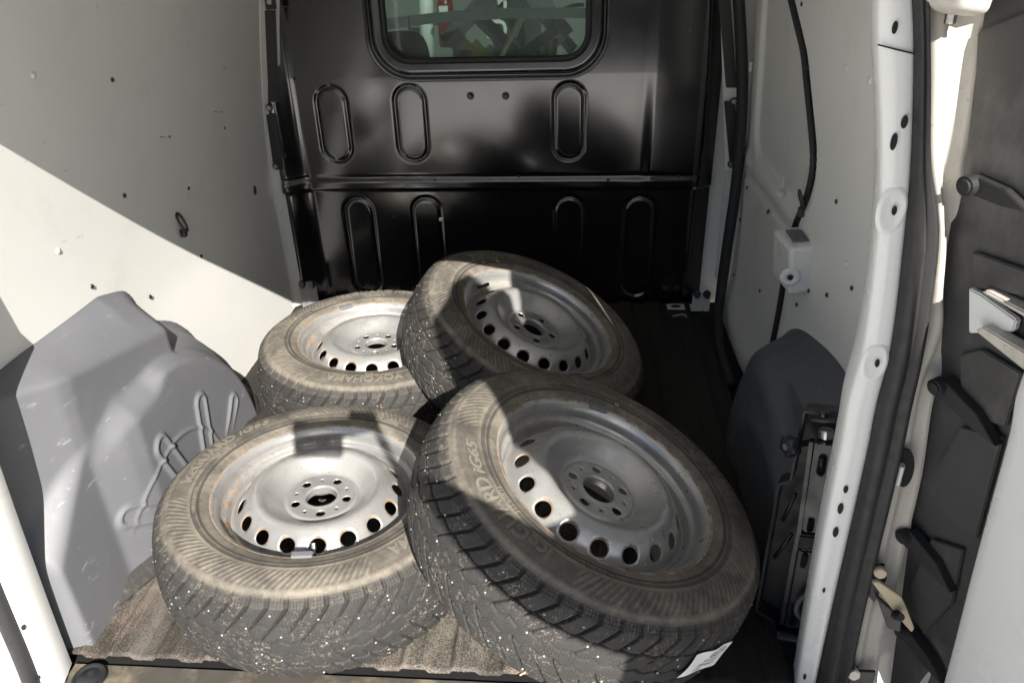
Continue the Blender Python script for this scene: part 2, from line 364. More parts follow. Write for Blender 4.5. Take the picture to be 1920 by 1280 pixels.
p = on_left(335, 425); t = empty('tie_down_ring', p); tag(t, 'black oval tie-down ring hanging on the left wall in the shade', 'ring')
o = tube('ring', np.array(loop_pts(np.array([0, 0, .012]), .0115, .024)), .0034, m_blackmetal, t, 8, 4)
link('clip', box_me(.014, .013, .022, .003), m_blackmetal, t, loc=(.008, .002, -.018)); link('bolt', cyl_me(.004, .004, .006, 10), m_blackmetal, t, loc=(.014, .002, -.02)).rotation_euler = (0, R(90), 0)
p = on_left(476, 356); t = empty('tie_down_eyelet', p); tag(t, 'small black oval eyelet screwed to the left wall near the bulkhead', 'eyelet')
v, q = revolve([(.004, .001), (.005, .005), (.009, .006), (.012, .003), (.013, 0)], 20); v = v*np.array([1.35, .8, 1]); o = link('grommet', qmesh('g', v, q), m_blackmetal, t); orient(o, (1, 0, 0)); o.rotation_quaternion = Matrix(((0, 0, 1), (0, 1, 0), (-1, 0, 0))).to_quaternion()
link('core', cyl_me(.005, .005, .004, 12), m_rubber, t).rotation_euler = (0, R(90), 0)

# ------------------------------------------------------------------ bulkhead (partition)
bk = empty('partition', (-.25, 2.56, 0)); tag(bk, 'black pressed steel partition with a window behind the wheels', 'partition')
YB = 2.56
slots_u = [(-.802, .660), (-.538, .660), (-.013, .660), (.240, .660)]
slots_l = [(-.760, .215), (-.515, .215), (-.010, .215), (.235, .215)]
def capsule(X, Z, cx, cz, hw, hh): dz = np.clip(np.abs(Z-cz)-(hh-hw), 0, None); return np.sqrt((X-cx)**2+dz**2)-hw
WX0, WX1, WZ0, WZ1 = -.596, .044, .862, 1.34
def rrect(X, Z, x0, x1, z0, z1, r): 
    qx = np.abs(X-(x0+x1)/2)-(x1-x0)/2+r; qz = np.abs(Z-(z0+z1)/2)-(z1-z0)/2+r
    return np.sqrt(np.clip(qx, 0, None)**2+np.clip(qz, 0, None)**2)+np.minimum(np.maximum(qx, qz), 0)-r
def panel_depth(X, Z):
    d = np.zeros_like(X)                                         # + is away from the camera
    d -= .045*sstep(0, 1, (-.905-X)/.09)**1.3                    # left flank turns in
    fl_x = .235+.05*np.clip((Z-.55)/.3, -1, 1)*0
    d -= .004*sstep(.225, .262, X)*sstep(.44, .50, Z); d += .030*sstep(0, 1, (X-.40)/.08)**1.2
    d += .022*np.clip(Z-.812, 0, 1)                         # upper part leans away
    up = Z > .45
    for (sx, sz) in slots_u:
        if sx > .2: continue
        s = capsule(X, Z, sx, sz+(.0), .050 if sx < -.1 else .048, .123); d += .0065*np.exp(-(s/.0052)**2)+.0012*sstep(.0, .01, -s)
    low = 1-sstep(.425, .440, Z)
    d += .016*low
    for (sx, sz) in slots_l:
        s = capsule(X, Z, sx, sz, .050, .185); d += .0065*np.exp(-(s/.0055)**2)*low
    led = sstep(.432, .440, Z)*(1-sstep(.462, .474, Z)); d -= .004*led; d += .003*np.exp(-((Z-.480)/.006)**2)
    s = rrect(X, Z, WX0, WX1, WZ0, WZ1, .075)
    d += .009*np.exp(-((s-.050)/.0065)**2)-.006*(1-sstep(.036, .048, s))
    d += .0015*np.sin(3.3*X+1)*np.sin(4*Z)
    return d
nx, nz = 420, 340
xs = np.linspace(-1.0, .47, nx); zs = np.linspace(-.01, 1.33, nz); X, Z = np.meshgrid(xs, zs, indexing='ij')
D = panel_depth(X, Z); P = np.stack([X+.25, D, Z], -1).reshape(-1, 3); Q = gridq(nx, nz)
sd_ = rrect(X, Z, WX0, WX1, WZ0, WZ1, .075).ravel(); keep = (sd_[Q] > 0.0).any(1)
zq = Z.ravel()[Q].mean(1)
Qk = Q[keep]; zk = zq[keep]
def sub_mesh(name, P, Q):
    u, inv = np.unique(Q, return_inverse=True); return qmesh(name, P[u], inv.reshape(-1, 4))
link('upper_panel', sub_mesh('upper_panel', P, Qk[zk > .438]), m_black, bk)
link('lower_panel', sub_mesh('lower_panel', P, Qk[zk <= .438]), m_black, bk)
link('side_closing', box_me(.32, .01, 1.45, 0), m_wall, bk, loc=(.25+.60, .075, .62)); link('side_closing', box_me(.16, .01, 1.45, 0), m_wall, bk, loc=(.25-1.07, .085, .62))
# window rubber and glass
def rr_pts(x0, x1, z0, z1, r, n=8):
    out = []
    for cx, cz, a0 in ((x1-r, z0+r, -90), (x1-r, z1-r, 0), (x0+r, z1-r, 90), (x0+r, z0+r, 180)):
        for k in range(n+1): a = R(a0+90*k/n); out.append((cx+r*math.cos(a), cz+r*math.sin(a)))
    return out
wp = rr_pts(WX0, WX1, WZ0, WZ1, .075); Yw = .003
path = np.array([(x+.25, float(panel_depth(np.array([x]), np.array([z]))[0])-.001, z) for x, z in wp]+[(wp[0][0]+.25, float(panel_depth(np.array([wp[0][0]]), np.array([wp[0][1]]))[0])-.001, wp[0][1])])
v, f = sweep(path, [(-.009, -.004), (-.006, -.010), (.004, -.010), (.010, -.004), (.010, .012), (-.009, .012)], (0, -1, 0), True, False); wf = link('window_seal', mesh('ws', v, f), m_rubber, bk)
gp = [(x+.25, .016+.1*max(0, z-.815)*.3, z) for x, z in rr_pts(WX0-.004, WX1+.004, WZ0-.004, WZ1, .075)]
gl = prism('pane', gp, (0, .004, 0), m_glass, wf, 0)
# bolts and rivets on the partition
def on_bulk(px, py):
    p = at(px, py, 1, YB)
    for _ in range(4): p = at(px, py, 1, YB+float(panel_depth(np.array([p[0]]), np.array([p[2]]))[0]))
    return p-np.array([-.25, YB, 0])
for (px, py) in [(882, 180), (948, 180)]:
    o = link('bolt', cyl_me(.0135, .012, .008, 16, .001), m_blackmetal, bk); o.location = on_bulk(px, py); orient(o, (0, -1, 0))
    h = link('bolt_head', cyl_me(.0082, .008, .020, 6, .001), m_blackmetal, o); h.location = (0, 0, .011)
v, q = revolve([(0, .002), (.004, .002), (.006, 0)], 12); me_riv = qmesh('rivet2', v, q)
for (px, py) in [(592, 338), (814, 338), (972, 331), (1273, 330), (1140, 338), (480+215/2.98, 148)]:
    o = link('rivet', me_riv, m_blackmetal, bk); o.location = on_bulk(px, py); orient(o, (0, -1, 0))
o = link('clip_stub', box_me(.018, .012, .014, .003), m_steel, bk); o.location = on_bulk(828, 411)
# flanges bolting it to the body, left and right
for side, segs in (('L', [((503, -20), (508, 18)), ((506, 20), (513, 192)), ((508, 215), (522, 318))]), ('R', [((1358, -10), (1372, 165)), ((1368, 190), (1378, 305))])):
    for (a, bb) in segs:
        yy = 2.505
        p0, p1 = at(*a, 1, yy), at(*bb, 1, yy)
        p0 -= np.array([-.25, YB, 0]); p1 -= np.array([-.25, YB, 0])
        wd = .017
        poly = [p0+(-wd, 0, 0), p0+(wd, 0, 0), p1+(wd, 0, 0), p1+(-wd, 0, 0)]
        prism('side_flange', poly, (0, .006, 0), m_blackmetal, bk, .0015)
for (px, py) in [(506, 4), (505, 202), (517, 312), (1376, 190), (1371, 308)]:
    p = at(px, py, 1, 2.502)-np.array([-.25, YB, 0])
    o = link('bolt', cyl_me(.012, .012, .003, 16), m_blackmetal, bk); o.location = p; orient(o, (0, -1, 0))
    h = link('bolt_head', cyl_me(.0085, .008, .008, 6, .001), m_steel, o); h.location = (0, 0, .005)
# foot brackets in the corners
def foot_bracket(px0, px1, py0, py1, mat, label):
    a = at(px0, py1, 1, 2.49); b_ = at(px1, py1, 1, 2.49); tpt = at((px0+px1)/2, py0, 1, 2.49)
    c = (a+b_)/2; t = empty('floor_bracket', c); tag(t, label, 'bracket')
    wdt = b_[0]-a[0]; ht = tpt[2]-c[2]
    link('plate', box_me(wdt, .004, ht, .0015), mat, t, loc=(0, 0, ht/2)); link('foot', box_me(wdt, .05, .004, .0015), mat, t, loc=(0, .027, .001))
    for k in (-.28, .28):
        o = link('hook', cyl_me(.011, .009, .02, 14, .002), m_blackmetal, t); o.location = (k*wdt, -.008, ht*.93); orient(o, (0, -1, .3)); o.scale = (1, 1.5, 1)
        o2 = link('washer', cyl_me(.014, .014, .002, 16), m_blackmetal, t); o2.location = (k*wdt, -.003, ht*.93); orient(o2, (0, -1, 0)); 
    return t
foot_bracket(1296, 1329, 548, 583, m_white, 'light grey floor bracket with two black hooks in the right front corner')
foot_bracket(568, 600, 528, 576, m_plastic, 'grey floor bracket with dark hooks in the left front corner')
p = at(1267, 575, 2, .02); t = empty('lashing_plate', p); tag(t, 'small white floor plate with a dark hole beside the right corner bracket', 'plate')
link('plate', box_me(.062, .04, .004, .001), m_white, t); o = link('hole', cyl_me(.014, .014, .002, 20), m_hole, t, loc=(0, 0, .0025)); o.scale = (1.3, .7, 1)
tube('latch_wire', [(-.02, -.07, -.005), (.0, -.075, .006), (.02, -.07, .004), (.03, -.075, -.004)], .003, m_steel, t)
link('latch_block', box_me(.07, .05, .02, .004), m_rubber, t, loc=(.0, -.055, -.012))

# ------------------------------------------------------------------ wheel arch covers (moulded)
def arch_mesh(side):
    ny_, nz_ = 300, 170
    ys = np.linspace(.955 if side < 0 else 1.0, 1.99, ny_); zs = np.linspace(0.0, .60 if side < 0 else .56, nz_); Y, Z = np.meshgrid(ys, zs, indexing='ij')
    rr = np.sqrt((Y-1.36)**2+(Z+.05)**2)
    ro = rr+.012*np.sin(6*np.arctan2(Z+.05, Y-1.36))
    archw = 1-sstep(.455, .525, ro)
    if side < 0:
        zc = .552-.24*np.clip(Y-1.05, 0, 1); zt = .576-.045*np.clip(Y-1.17, 0, 1)-.30*np.clip(Y-1.43, 0, 1)-.5*np.clip(Y-1.53, 0, 1)
        near = sstep(.955, .985, Y); endm = 1-sstep(1.495, 1.575, Y+.10*(Z-.5))
        tr_ = np.clip((zt-Z)/(zt-zc), 0, 1.0); lim = np.where(tr_ < .90, tr_*1.03, .927+.073*np.sin((np.clip(tr_, .90, 1)-.90)/.10*math.pi/2))
        ramp = np.clip((Y-.985)/.18, 0, 1); ramp = ramp-.5*np.clip(ramp-.85, 0, 1)
        boxd = (.012+.085*ramp+.03*np.clip(Y-1.17, 0, .5))*lim*endm*near*(1-.10*np.clip((zc-Z)/.2, 0, 1.4))
        zf = .345+.045*sstep(1.13, 1.28, Y)+.055*sstep(1.35, 1.47, Y)-.03*(1-sstep(.98, 1.05, Y))
        bul = 1-sstep(-.040, .022, Z-zf)
        low = np.clip((Y-1.0)/.27, 0, 1); low = low-.35*np.clip(low-.85, 0, 1)
        lowd = (.022+.112*low)*(1-sstep(.435, .49, rr)*sstep(1.25, 1.35, Y))*near
        up_ = np.maximum(boxd, .085*archw*near)
        d = up_+(np.maximum(lowd, up_)-up_)*bul
        ker = np.array([1, 2, 3, 4, 3, 2, 1.]); ker /= ker.sum()
        dp = np.pad(d, ((3, 3), (3, 3)), mode='edge'); d = sum(ker[a]*dp[a:a+d.shape[0], 3:-3] for a in range(7)); dp = np.pad(d, ((0, 0), (3, 3)), mode='edge'); d = sum(ker[a]*dp[:, a:a+d.shape[1]] for a in range(7))
        # raised loops moulded into the flank
        def loop(c0, c1, w_):
            a = np.array(c0); b2 = np.array(c1); ab = b2-a; tt = np.clip(((Y-a[0])*ab[0]+(Z-a[1])*ab[1])/(ab@ab), 0, 1)
            s = np.sqrt((Y-a[0]-tt*ab[0])**2+(Z-a[1]-tt*ab[1])**2)-w_; return s
        for c0, c1, w_ in (((1.185, .165), (1.33, .07), .021), ((1.320, .250), (1.40, .05), .023), ((1.515, .235), (1.478, .03), .022), ((1.672, .135), (1.57, .02), .019)):
            s = loop(c0, c1, w_); d += (.006*np.exp(-(s/.006)**2)+.0015*(1-sstep(-.004, .004, s)))*sstep(.05, .13, Z)
        rr2 = np.abs(np.sqrt((Y-1.36)**2+(Z-.02)**2)-.205); d += .004*np.exp(-(rr2/.005)**2)*sstep(1.17, 1.22, Y)*(1-sstep(1.60, 1.66, Y))*(Z > .06)
        x = wl(Z)-.004+d
        P = np.stack([x, Y, Z], -1)
    else:
        archw = archw*sstep(1.19, 1.235, Y)
        d = .085*archw+.030*(1-sstep(.36, .46, rr-.05*np.sin(9*Y)))*sstep(1.19, 1.235, Y)
        d += .010*np.exp(-((rr-.30)/.03)**2)*sstep(1.19, 1.235, Y)
        P = np.stack([wr(Z)+.004-d-.0*Z, Y, Z], -1)
    return P.reshape(-1, 3), gridq(ny_, nz_), d.ravel()
P, Q, dd = arch_mesh(-1); kq = (dd[Q] > .002).any(1)
o = link('wheel_arch_cover', sub_mesh('arch', P, Q[kq]), m_plastic); tag(o, 'scuffed grey plastic wheel arch cover on the sunlit left side', 'arch cover', 'moulded wheel arch covers')
m_plastic_shade = M('shade_toned_plastic', (.092, .096, .108), .46, var=.12, vs=5, bump=.45, bs=420, spots=[((.16, .16, .17), 22, .66, .76, (1, .4, 1.6), .5), ((.09, .09, .09), 6, .55, .85, (1, 1, 1), .35)])  # same plastic as the left cover, toned darker for the shade
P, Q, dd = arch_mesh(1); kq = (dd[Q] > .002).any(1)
o = link('wheel_arch_cover', sub_mesh('arch', P, Q[kq][:, ::-1]), m_plastic_shade); tag(o, 'plastic wheel arch cover behind the jack, shade put into its colour', 'arch cover', 'moulded wheel arch covers')
# raised lip of the floor mat round the left arch
lp = [(-1.03, 1.00, .014), (-1.00, 1.05, .018), (-.965, 1.13, .020), (-.925, 1.24, .020), (-.902, 1.36, .020), (-.895, 1.5, .02), (-.905, 1.64, .02), (-.925, 1.76, .020), (-.970, 1.87, .020), (-1.02, 1.93, .02)]
v, f = sweep(catmull(lp, 8), [(-.026, -.018), (-.016, .012), (-.004, .020), (.010, .014), (.030, -.014), (.034, -.02)], (0, 0, 1), True)
link('mat_lip', mesh('mat_lip', v, f), M('pebbled_mat_lip', (.035, .033, .032), .6, bump=.8, bs=160, spots=[((.12, .10, .08), 90, .5, .7, (1, 1, 1), .5)]), fl)

# ------------------------------------------------------------------ wheels
RT_, HW = .338, .1125
side_prof = [(.212, .0945), (.2165, .1000), (.223, .1040), (.230, .1065), (.240, .1095), (.252, .1118), (.264, .1125), (.276, .1118), (.288, .1090), (.298, .1045), (.3065, .0985)]
side_prof_r = np.array([p[0] for p in side_prof]); side_prof_z = np.array([p[1] for p in side_prof])
def side_z(r): return np.interp(r, side_prof_r, side_prof_z)
NP = 58
def build_tyre():
    NA = 1392; th = np.linspace(0, 2*math.pi, NA, endpoint=False)
    # profile: outer sidewall -> shoulder -> tread -> shoulder -> inner sidewall
    rs = np.linspace(.212, .3065, 46); so = [(r, float(side_z(r)), 0, r) for r in rs]
    sh = [(.3065+(.3255-.3065)*t, .0985-.0135*t**1.3, 1, t) for t in np.linspace(0, 1, 13)[1:]]
    tr = [(.3255+(RT_-.3255)*(1-abs(s/.085)**2.2), s, 2, s) for s in np.linspace(.0835, -.0835, 84)]
    shi = [(r, -z, 1, t) for (r, z, k, t) in sh[::-1]]
    si = [(r, -float(side_z(r)), 3, r) for r in np.linspace(.3065, .212, 12)]
    prof = so+sh+tr+shi+si; n = len(prof)
    r0 = np.array([p[0] for p in prof]); z0 = np.array([p[1] for p in prof]); kk = np.array([p[2] for p in prof]); pp = np.array([p[3] for p in prof])
    dr = np.gradient(r0); dz = np.gradient(z0); L = np.hypot(dr, dz); nr, nz = -dz/L, dr/L        # outward normal in the r-z plane
    deg = np.degrees(th)[:, None]; degs = (deg+180) % 360-180
    H = np.zeros((NA, n)); G = np.zeros((NA, n)); ZN = np.zeros((NA, n))
    u = th[:, None]*NP/(2*math.pi)
    # sidewall decoration
    sw = kk == 0; r_ = r0[None, sw]
    hat = ((degs > -163) & (degs < -54)) | ((degs > 14) & (degs < 122))
    sl = np.where(degs < 0, 1.0, -1.0)
    w1 = (th[:, None]*142/(2*math.pi)+sl*(r_-.262)*62) % 1.0
    amp = sstep(.256, .263, r_)*(1-sstep(.2955, .299, r_))
    tooth = np.clip(1.25-np.abs(w1-.5)*3.0*(1+1.6*np.abs(np.where(np.floor(th[:, None]*142/(2*math.pi)+sl*(r_-.262)*62) % 2 < 1, r_-.259, .299-r_))/.040), 0, 1)
    h = np.where(hat, .0011*sstep(0, .6, tooth)*amp-.0005*amp, 0)
    for rr_, a_, wd in ((.2345, .0011, .0010), (.2425, .0009, .0009), (.2535, .0013, .0010), (.3015, .0018, .0036)): h = h+a_*np.exp(-((r_-rr_)/wd)**2)
    w2 = (th[:, None]*30/(2*math.pi)) % 1.0
    h = h+.0008*np.exp(-((w2-.5)/.012)**2)*((r_ > .228) & (r_ < .256))
    H[:, sw] = h; G[:, sw] = np.where(hat, (1-sstep(0, .6, tooth))*amp*.40, sstep(.257, .262, r_)*(1-sstep(.296, .299, r_))*.40)+.75*((r_ > .2355)&(r_ < .2415))+.6*((r_ > .2445)&(r_ < .2520))
    # tread and shoulder
    for reg in (1, 2):
        m = kk == reg; s = z0[None, m]; a = np.clip(np.abs(s)/.085, 0, 1.2)
        if reg == 1: a = np.broadcast_to(1+(1-pp[None, m])*.35, (1, m.sum()))
        side = np.where(s > 0, 0.0, .5)
        ac = np.clip(a, 0, 1)
        p = (u+side+1.75*(1-ac)**1.15+.10*np.sin(3*ac)) % 1.0
        wgr = .085+.10*sstep(.35, .95, ac)
        dd = np.abs(p-.5); lat = 1-sstep(wgr*.5-.035, wgr*.5+.035, dd)
        kpit = np.floor(u+side+1.75*(1-ac)**1.15+.10*np.sin(3*ac))
        odd = (kpit % 2) == 0
        lat = lat*np.where(odd, sstep(.12, .17, ac), sstep(.40, .45, ac))
        if reg == 1:
            lat = lat*sstep(0.02, .45, pp[None, m]); but = ((pp[None, m]*4.0) % 1.0)
            h = -.0058*lat-.0007*(but < .22)*(pp[None, m] > .2)
            ZN[:, m] = sstep(.0, .5, pp[None, m])*.85; G[:, m] = np.clip(lat*.75, 0, 1)
        else:
            tri = np.abs(((u*1.0) % 1.0)-.5)*2
            c1 = np.exp(-((a-.60-.045*(tri-.5))/.020)**4); c2 = np.exp(-((a-.18-.10*(tri-.5))/.022)**4)
            g_ = np.clip(np.maximum(np.maximum(lat, c1*.9), c2*.8), 0, 1)
            h = -.0075*g_
            ZN[:, m] = 1; G[:, m] = g_
        H[:, m] = h
    rr = r0[None]+H*nr[None]; zz_ = z0[None]+H*nz[None]
    V = np.stack([np.cos(th)[:, None]*rr, np.sin(th)[:, None]*rr, zz_], -1).reshape(-1, 3)
    q = gridq(NA, n, True)[:, ::-1]
    me = qmesh('tyre', V, q)
    for nm, arr in (('groove', G), ('zone', ZN)):
        at_ = me.attributes.new(nm, 'FLOAT', 'POINT'); at_.data.foreach_set('value', arr.astype(np.float32).ravel())
    uvl = me.uv_layers.new(name='UVMap')
    lv = np.empty(len(me.loops), np.int32); me.loops.foreach_get('vertex_index', lv)
    U = np.broadcast_to(u, (NA, n)).ravel()[lv].copy(); Vv = np.broadcast_to(np.where(kk == 2, z0, 0)[None], (NA, n)).ravel()[lv]
    quad = U.reshape(-1, 4); wrapq = (quad.max(1)-quad.min(1)) > NP/2; quad[wrapq] = np.where(quad[wrapq] < 1, quad[wrapq]+NP, quad[wrapq])
    uvl.data.foreach_set('uv', np.stack([quad.ravel(), Vv], -1).astype(np.float32).ravel())
    me.materials.append(m_tyre); return me
me_tyre = build_tyre()
# studs: one mesh of small pins
def build_studs():
    sv, sf = [], []; base = [(0, .0022), (.0012, .0022), (.0014, .0009), (.0030, .0007), (.0033, -.001)]
    v, q = revolve(base, 8); v = v*.72; k = 0
    for row, s0 in enumerate((.073, .060, .043, .027, .012, -.012, -.027, -.043, -.060, -.073)):
        for i in range(12):
            t = 2*math.pi*(i+.37*row % 1+random.uniform(-.25, .25))/12; s = s0+random.uniform(-.004, .004)
            r = .3255+(RT_-.3255)*(1-abs(s/.085)**2.2)-.0002
            er = np.array([math.cos(t), math.sin(t), 0]); et = np.array([-math.sin(t), math.cos(t), 0]); ez = np.array([0, 0, 1.])
            sv.append(v[:, :1]*et+v[:, 1:2]*ez+v[:, 2:]*er+er*r+ez*s); sf.append(q+k); k += len(v)
    return qmesh('studs', np.vstack(sv), np.vstack(sf))
me_studs = build_studs(); me_studs.materials.append(m_alu)
# raised lettering bent round the sidewall
def text_mesh(txt, size, shear=0, bold=.0, extr=.0005, space=1.0):
    c = bpy.data.curves.new('txt', 'FONT'); c.body = txt; c.size = size; c.shear = shear; c.offset = bold; c.extrude = extr; c.resolution_u = 3; c.space_character = space
    o = bpy.data.objects.new('txt', c); COL.objects.link(o); bpy.context.view_layer.update()
    me = bpy.data.meshes.new_from_object(o.evaluated_get(bpy.context.evaluated_depsgraph_get())); bpy.data.objects.remove(o); return me
def arc_text(pieces, r0, name):
    """pieces: (text, size, start_deg, span_deg, shear, bold); reads clockwise, feet to the hub"""
    out = []
    for txt, size, a0, span, shear, bold in pieces:
        me = text_mesh(txt, size, shear, bold)
        co = np.empty(len(me.vertices)*3, np.float32); me.vertices.foreach_get('co', co); co = co.reshape(-1, 3)
        x = co[:, 0]; x = (x-x.min())/(x.max()-x.min()); a = np.radians(a0-span*x); r = r0+co[:, 1]
        z = side_z(r)+.0013+co[:, 2]*1.6
        co2 = np.stack([r*np.cos(a), r*np.sin(a), z], -1).astype(np.float32); me.vertices.foreach_set('co', co2.ravel()); me.update(); out.append(me)
    bm = bmesh.new()
    for me in out: bm.from_mesh(me); bpy.data.meshes.remove(me)
    bmesh.ops.recalc_face_normals(bm, faces=bm.faces)
    me = from_bm(name, bm); me.materials.append(m_letter); return me
LET = [arc_text([p_], r_, 'lettering') for p_, r_ in [(('iceGUARD', .036, 186.5, 37, .0, .0009), .2635), (('iG65', .027, 148, 17.5, .35, .0005), .2635), (('YOKOHAMA', .035, -4, 42, .0, .0008), .262),
       (('STUDDED', .013, 75, 14.5, .2, .0002), .2435), (('TUBELESS RADIAL', .009, -150, 20, 0, .0001), .2435), (('205/60R16', .014, 168, 14, 0, .0002), .2435), (('MS', .013, -20, 5, 0, .0002), .2435)]]

# rim and disc ---------------------------------------------------------------
rim_prof = [(.2145, .0935), (.2215, .0968), (.2232, .0990), (.2222, .1010), (.2190, .1016), (.2140, .1000), (.2085, .0945), (.2050, .0880), (.2030, .0800), (.2018, .0740), (.2000, .0700), (.1965, .0665), (.1920, .0640),
            (.1890, .0580), (.1868, .0500), (.1858, .0440), (.185, .03), (.185, -.03), (.19, -.055), (.2, -.075), (.205, -.09), (.215, -.097), (.2225, -.099)]
def prof_interp(prof, n):
    P = catmull(prof, 4); return P
def build_barrel():
    P = catmull(rim_prof, 3); v, q = revolve(P, 120); me = qmesh('barrel', v, q)
    r = np.hypot(v[:, 0], v[:, 1]); z = v[:, 2]; a = np.degrees(np.arctan2(v[:, 1], v[:, 0]))
    rust = np.where((z > .0955) & (r > .2135), .60, 0)+np.where((z < .083) & (z > .05), .30, 0)*sstep(20, 160, np.abs((a-140+180) % 360-180))*0
    rust = rust+np.where((z < .083) & (z > .05), .56*(1-sstep(30, 105, np.abs((a-150+180) % 360-180))), 0)
    gr = np.where(z < .040, 1.3, 0)+np.where((z < .085) & (z > .04), .62*(1-sstep(20, 90, np.abs((a-60+180) % 360-180))), 0)
    for nm, arr in (('rust', rust), ('grime', gr)): x = me.attributes.new(nm, 'FLOAT', 'POINT'); x.data.foreach_set('value', arr.astype(np.float32))
    me.materials.append(m_rim); return me
disc_pts = [(.1858, .048), (.1815, .0485), (.1765, .0535), (.1700, .0640), (.1620, .0760), (.1520, .0868), (.1430, .0935), (.1350, .0978), (.1270, .0995), (.1190, .0978), (.1110, .0920), (.1020, .0838), (.0940, .0765), (.0870, .0705), (.0815, .0668), (.0770, .0646), (.0745, .0650), (.0720, .0672), (.0690, .0682), (.055, .0686), (.042, .0690), (.0375, .0705), (.0345, .0705), (.0325, .069), (.0315, .064), (.0315, .052)]
DP = catmull(disc_pts, 4); DR = DP[::-1, 0]; DZ = DP[::-1, 1]
# param by arclength
arc = np.concatenate([[0], np.cumsum(np.hypot(np.diff(DP[:, 0]), np.diff(DP[:, 1])))])
def disc_at(t): return np.interp(t, arc, DP[:, 0]), np.interp(t, arc, DP[:, 1])
def t_of_r(r): i = np.argmin(np.abs(DP[:, 0]-r)); return arc[i]
def build_disc():
    V, F, RU, GR = [], [], [], []
    def addv(p, ru=0, g=0): V.append(p); RU.append(ru); GR.append(g); return len(V)-1
    def pt(t, a, off=0): r, z = disc_at(t); return (r*math.cos(a), r*math.sin(a), z+off)
    def band(t0, t1, nt, na, ru=(0, 0)):
        ids = [[addv(pt(t0+(t1-t0)*i/nt, 2*math.pi*j/na), ru[0]+(ru[1]-ru[0])*i/nt) for j in range(na)] for i in range(nt+1)]
        for i in range(nt):
            for j in range(na): F.append((ids[i][j], ids[i+1][j], ids[i+1][(j+1) % na], ids[i][(j+1) % na]))
    def holes(t0, t1, n, spec, phase, nb=12, ru0=0.0):
        """ring t0..t1 cut in n cells, each with a round hole: spec(k) -> (radius, lip, rust)"""
        for k in range(n):
            ac = phase+2*math.pi*k/n; ha = math.pi/n; tm = (t0+t1)/2; rm = disc_at(tm)[0]; hr, lip, ru = spec(k)
            # boundary points of the cell (square), 4*nb
            sq = []
            for i in range(nb): sq.append((-1+2*i/nb, -1))
            for i in range(nb): sq.append((1, -1+2*i/nb))
            for i in range(nb): sq.append((1-2*i/nb, 1))
            for i in range(nb): sq.append((-1, 1-2*i/nb))
            rings = []
            hw_, hh_ = rm*ha, (t1-t0)/2
            for lv in (0, .35, .7, 1.0):
                row = []
                for (sx, sy) in sq:
                    ang_ = math.atan2(sy*hh_, sx*hw_); cx, cy = hr*math.cos(ang_), hr*math.sin(ang_)
                    px, py = sx*hw_, sy*hh_; x = px+(cx-px)*lv; y = py+(cy-py)*lv
                    row.append(addv(pt(tm+y, ac+x/rm), (ru0, .0, ru*.55, ru)[int(lv*3+.1)] if ru else 0))
                rings.append(row)
            row = []
            for (sx, sy) in sq:
                ang_ = math.atan2(sy*hh_, sx*hw_); x, y = hr*.97*math.cos(ang_), hr*.97*math.sin(ang_)
                row.append(addv(pt(tm+y, ac+x/rm, -lip), ru*.9))
            rings.append(row)
            m = len(sq)
            for i in range(len(rings)-1):
                for j in range(m): F.append((rings[i][j], rings[i][(j+1) % m], rings[i+1][(j+1) % m], rings[i+1][j]))
    tA, tB = t_of_r(.1755), t_of_r(.1385)
    band(0, tA, 5, 17*24, (.35, .05)); holes(tA, tB, 17, lambda k: (.0162, .004, .62), R(4.0))
    tC, tD = t_of_r(.0690), t_of_r(.0410)
    band(tB, tC, 34, 120)
    holes(tC, tD, 10, lambda k: (.0094, .0022, .25) if k % 2 == 0 else (.0032, .002, .2), 0.0)
    band(tD, arc[-1], 8, 120)
    me = bpy.data.meshes.new('disc'); me.from_pydata(V, [], F); bm = bmesh.new(); bm.from_mesh(me)
    lr = bm.verts.layers.float.new('rust'); bm.verts.ensure_lookup_table()
    for vtx, x in zip(bm.verts, RU): vtx[lr] = x
    bmesh.ops.remove_doubles(bm, verts=bm.verts, dist=.00012); bmesh.ops.recalc_face_normals(bm, faces=bm.faces)
    bm.to_mesh(me); bm.free(); me.polygons.foreach_set('use_smooth', [True]*len(me.polygons)); me.materials.append(m_rim)
    return me
me_barrel = build_barrel(); me_disc = build_disc()
v, q = revolve([(0, .002), (.006, .0019), (.0092, .0012), (.0098, -.001)], 18); me_seat = qmesh('seat', v, q)
v, q = revolve([(.0048, 0), (.0052, .004), (.0044, .008), (.0040, .024), (.0048, .0245), (.0050, .034), (.0042, .0352), (0, .0352)], 12); me_valve = qmesh('valve', v, q); me_valve.materials.append(m_valve)
v, q = revolve([(.0036, .0), (.0036, .0008), (.0052, .0008), (.0052, 0)], 16); me_dot = qmesh('dot', v, q)
me_weight = box_me(.040, .016, .008, .0038, 4)

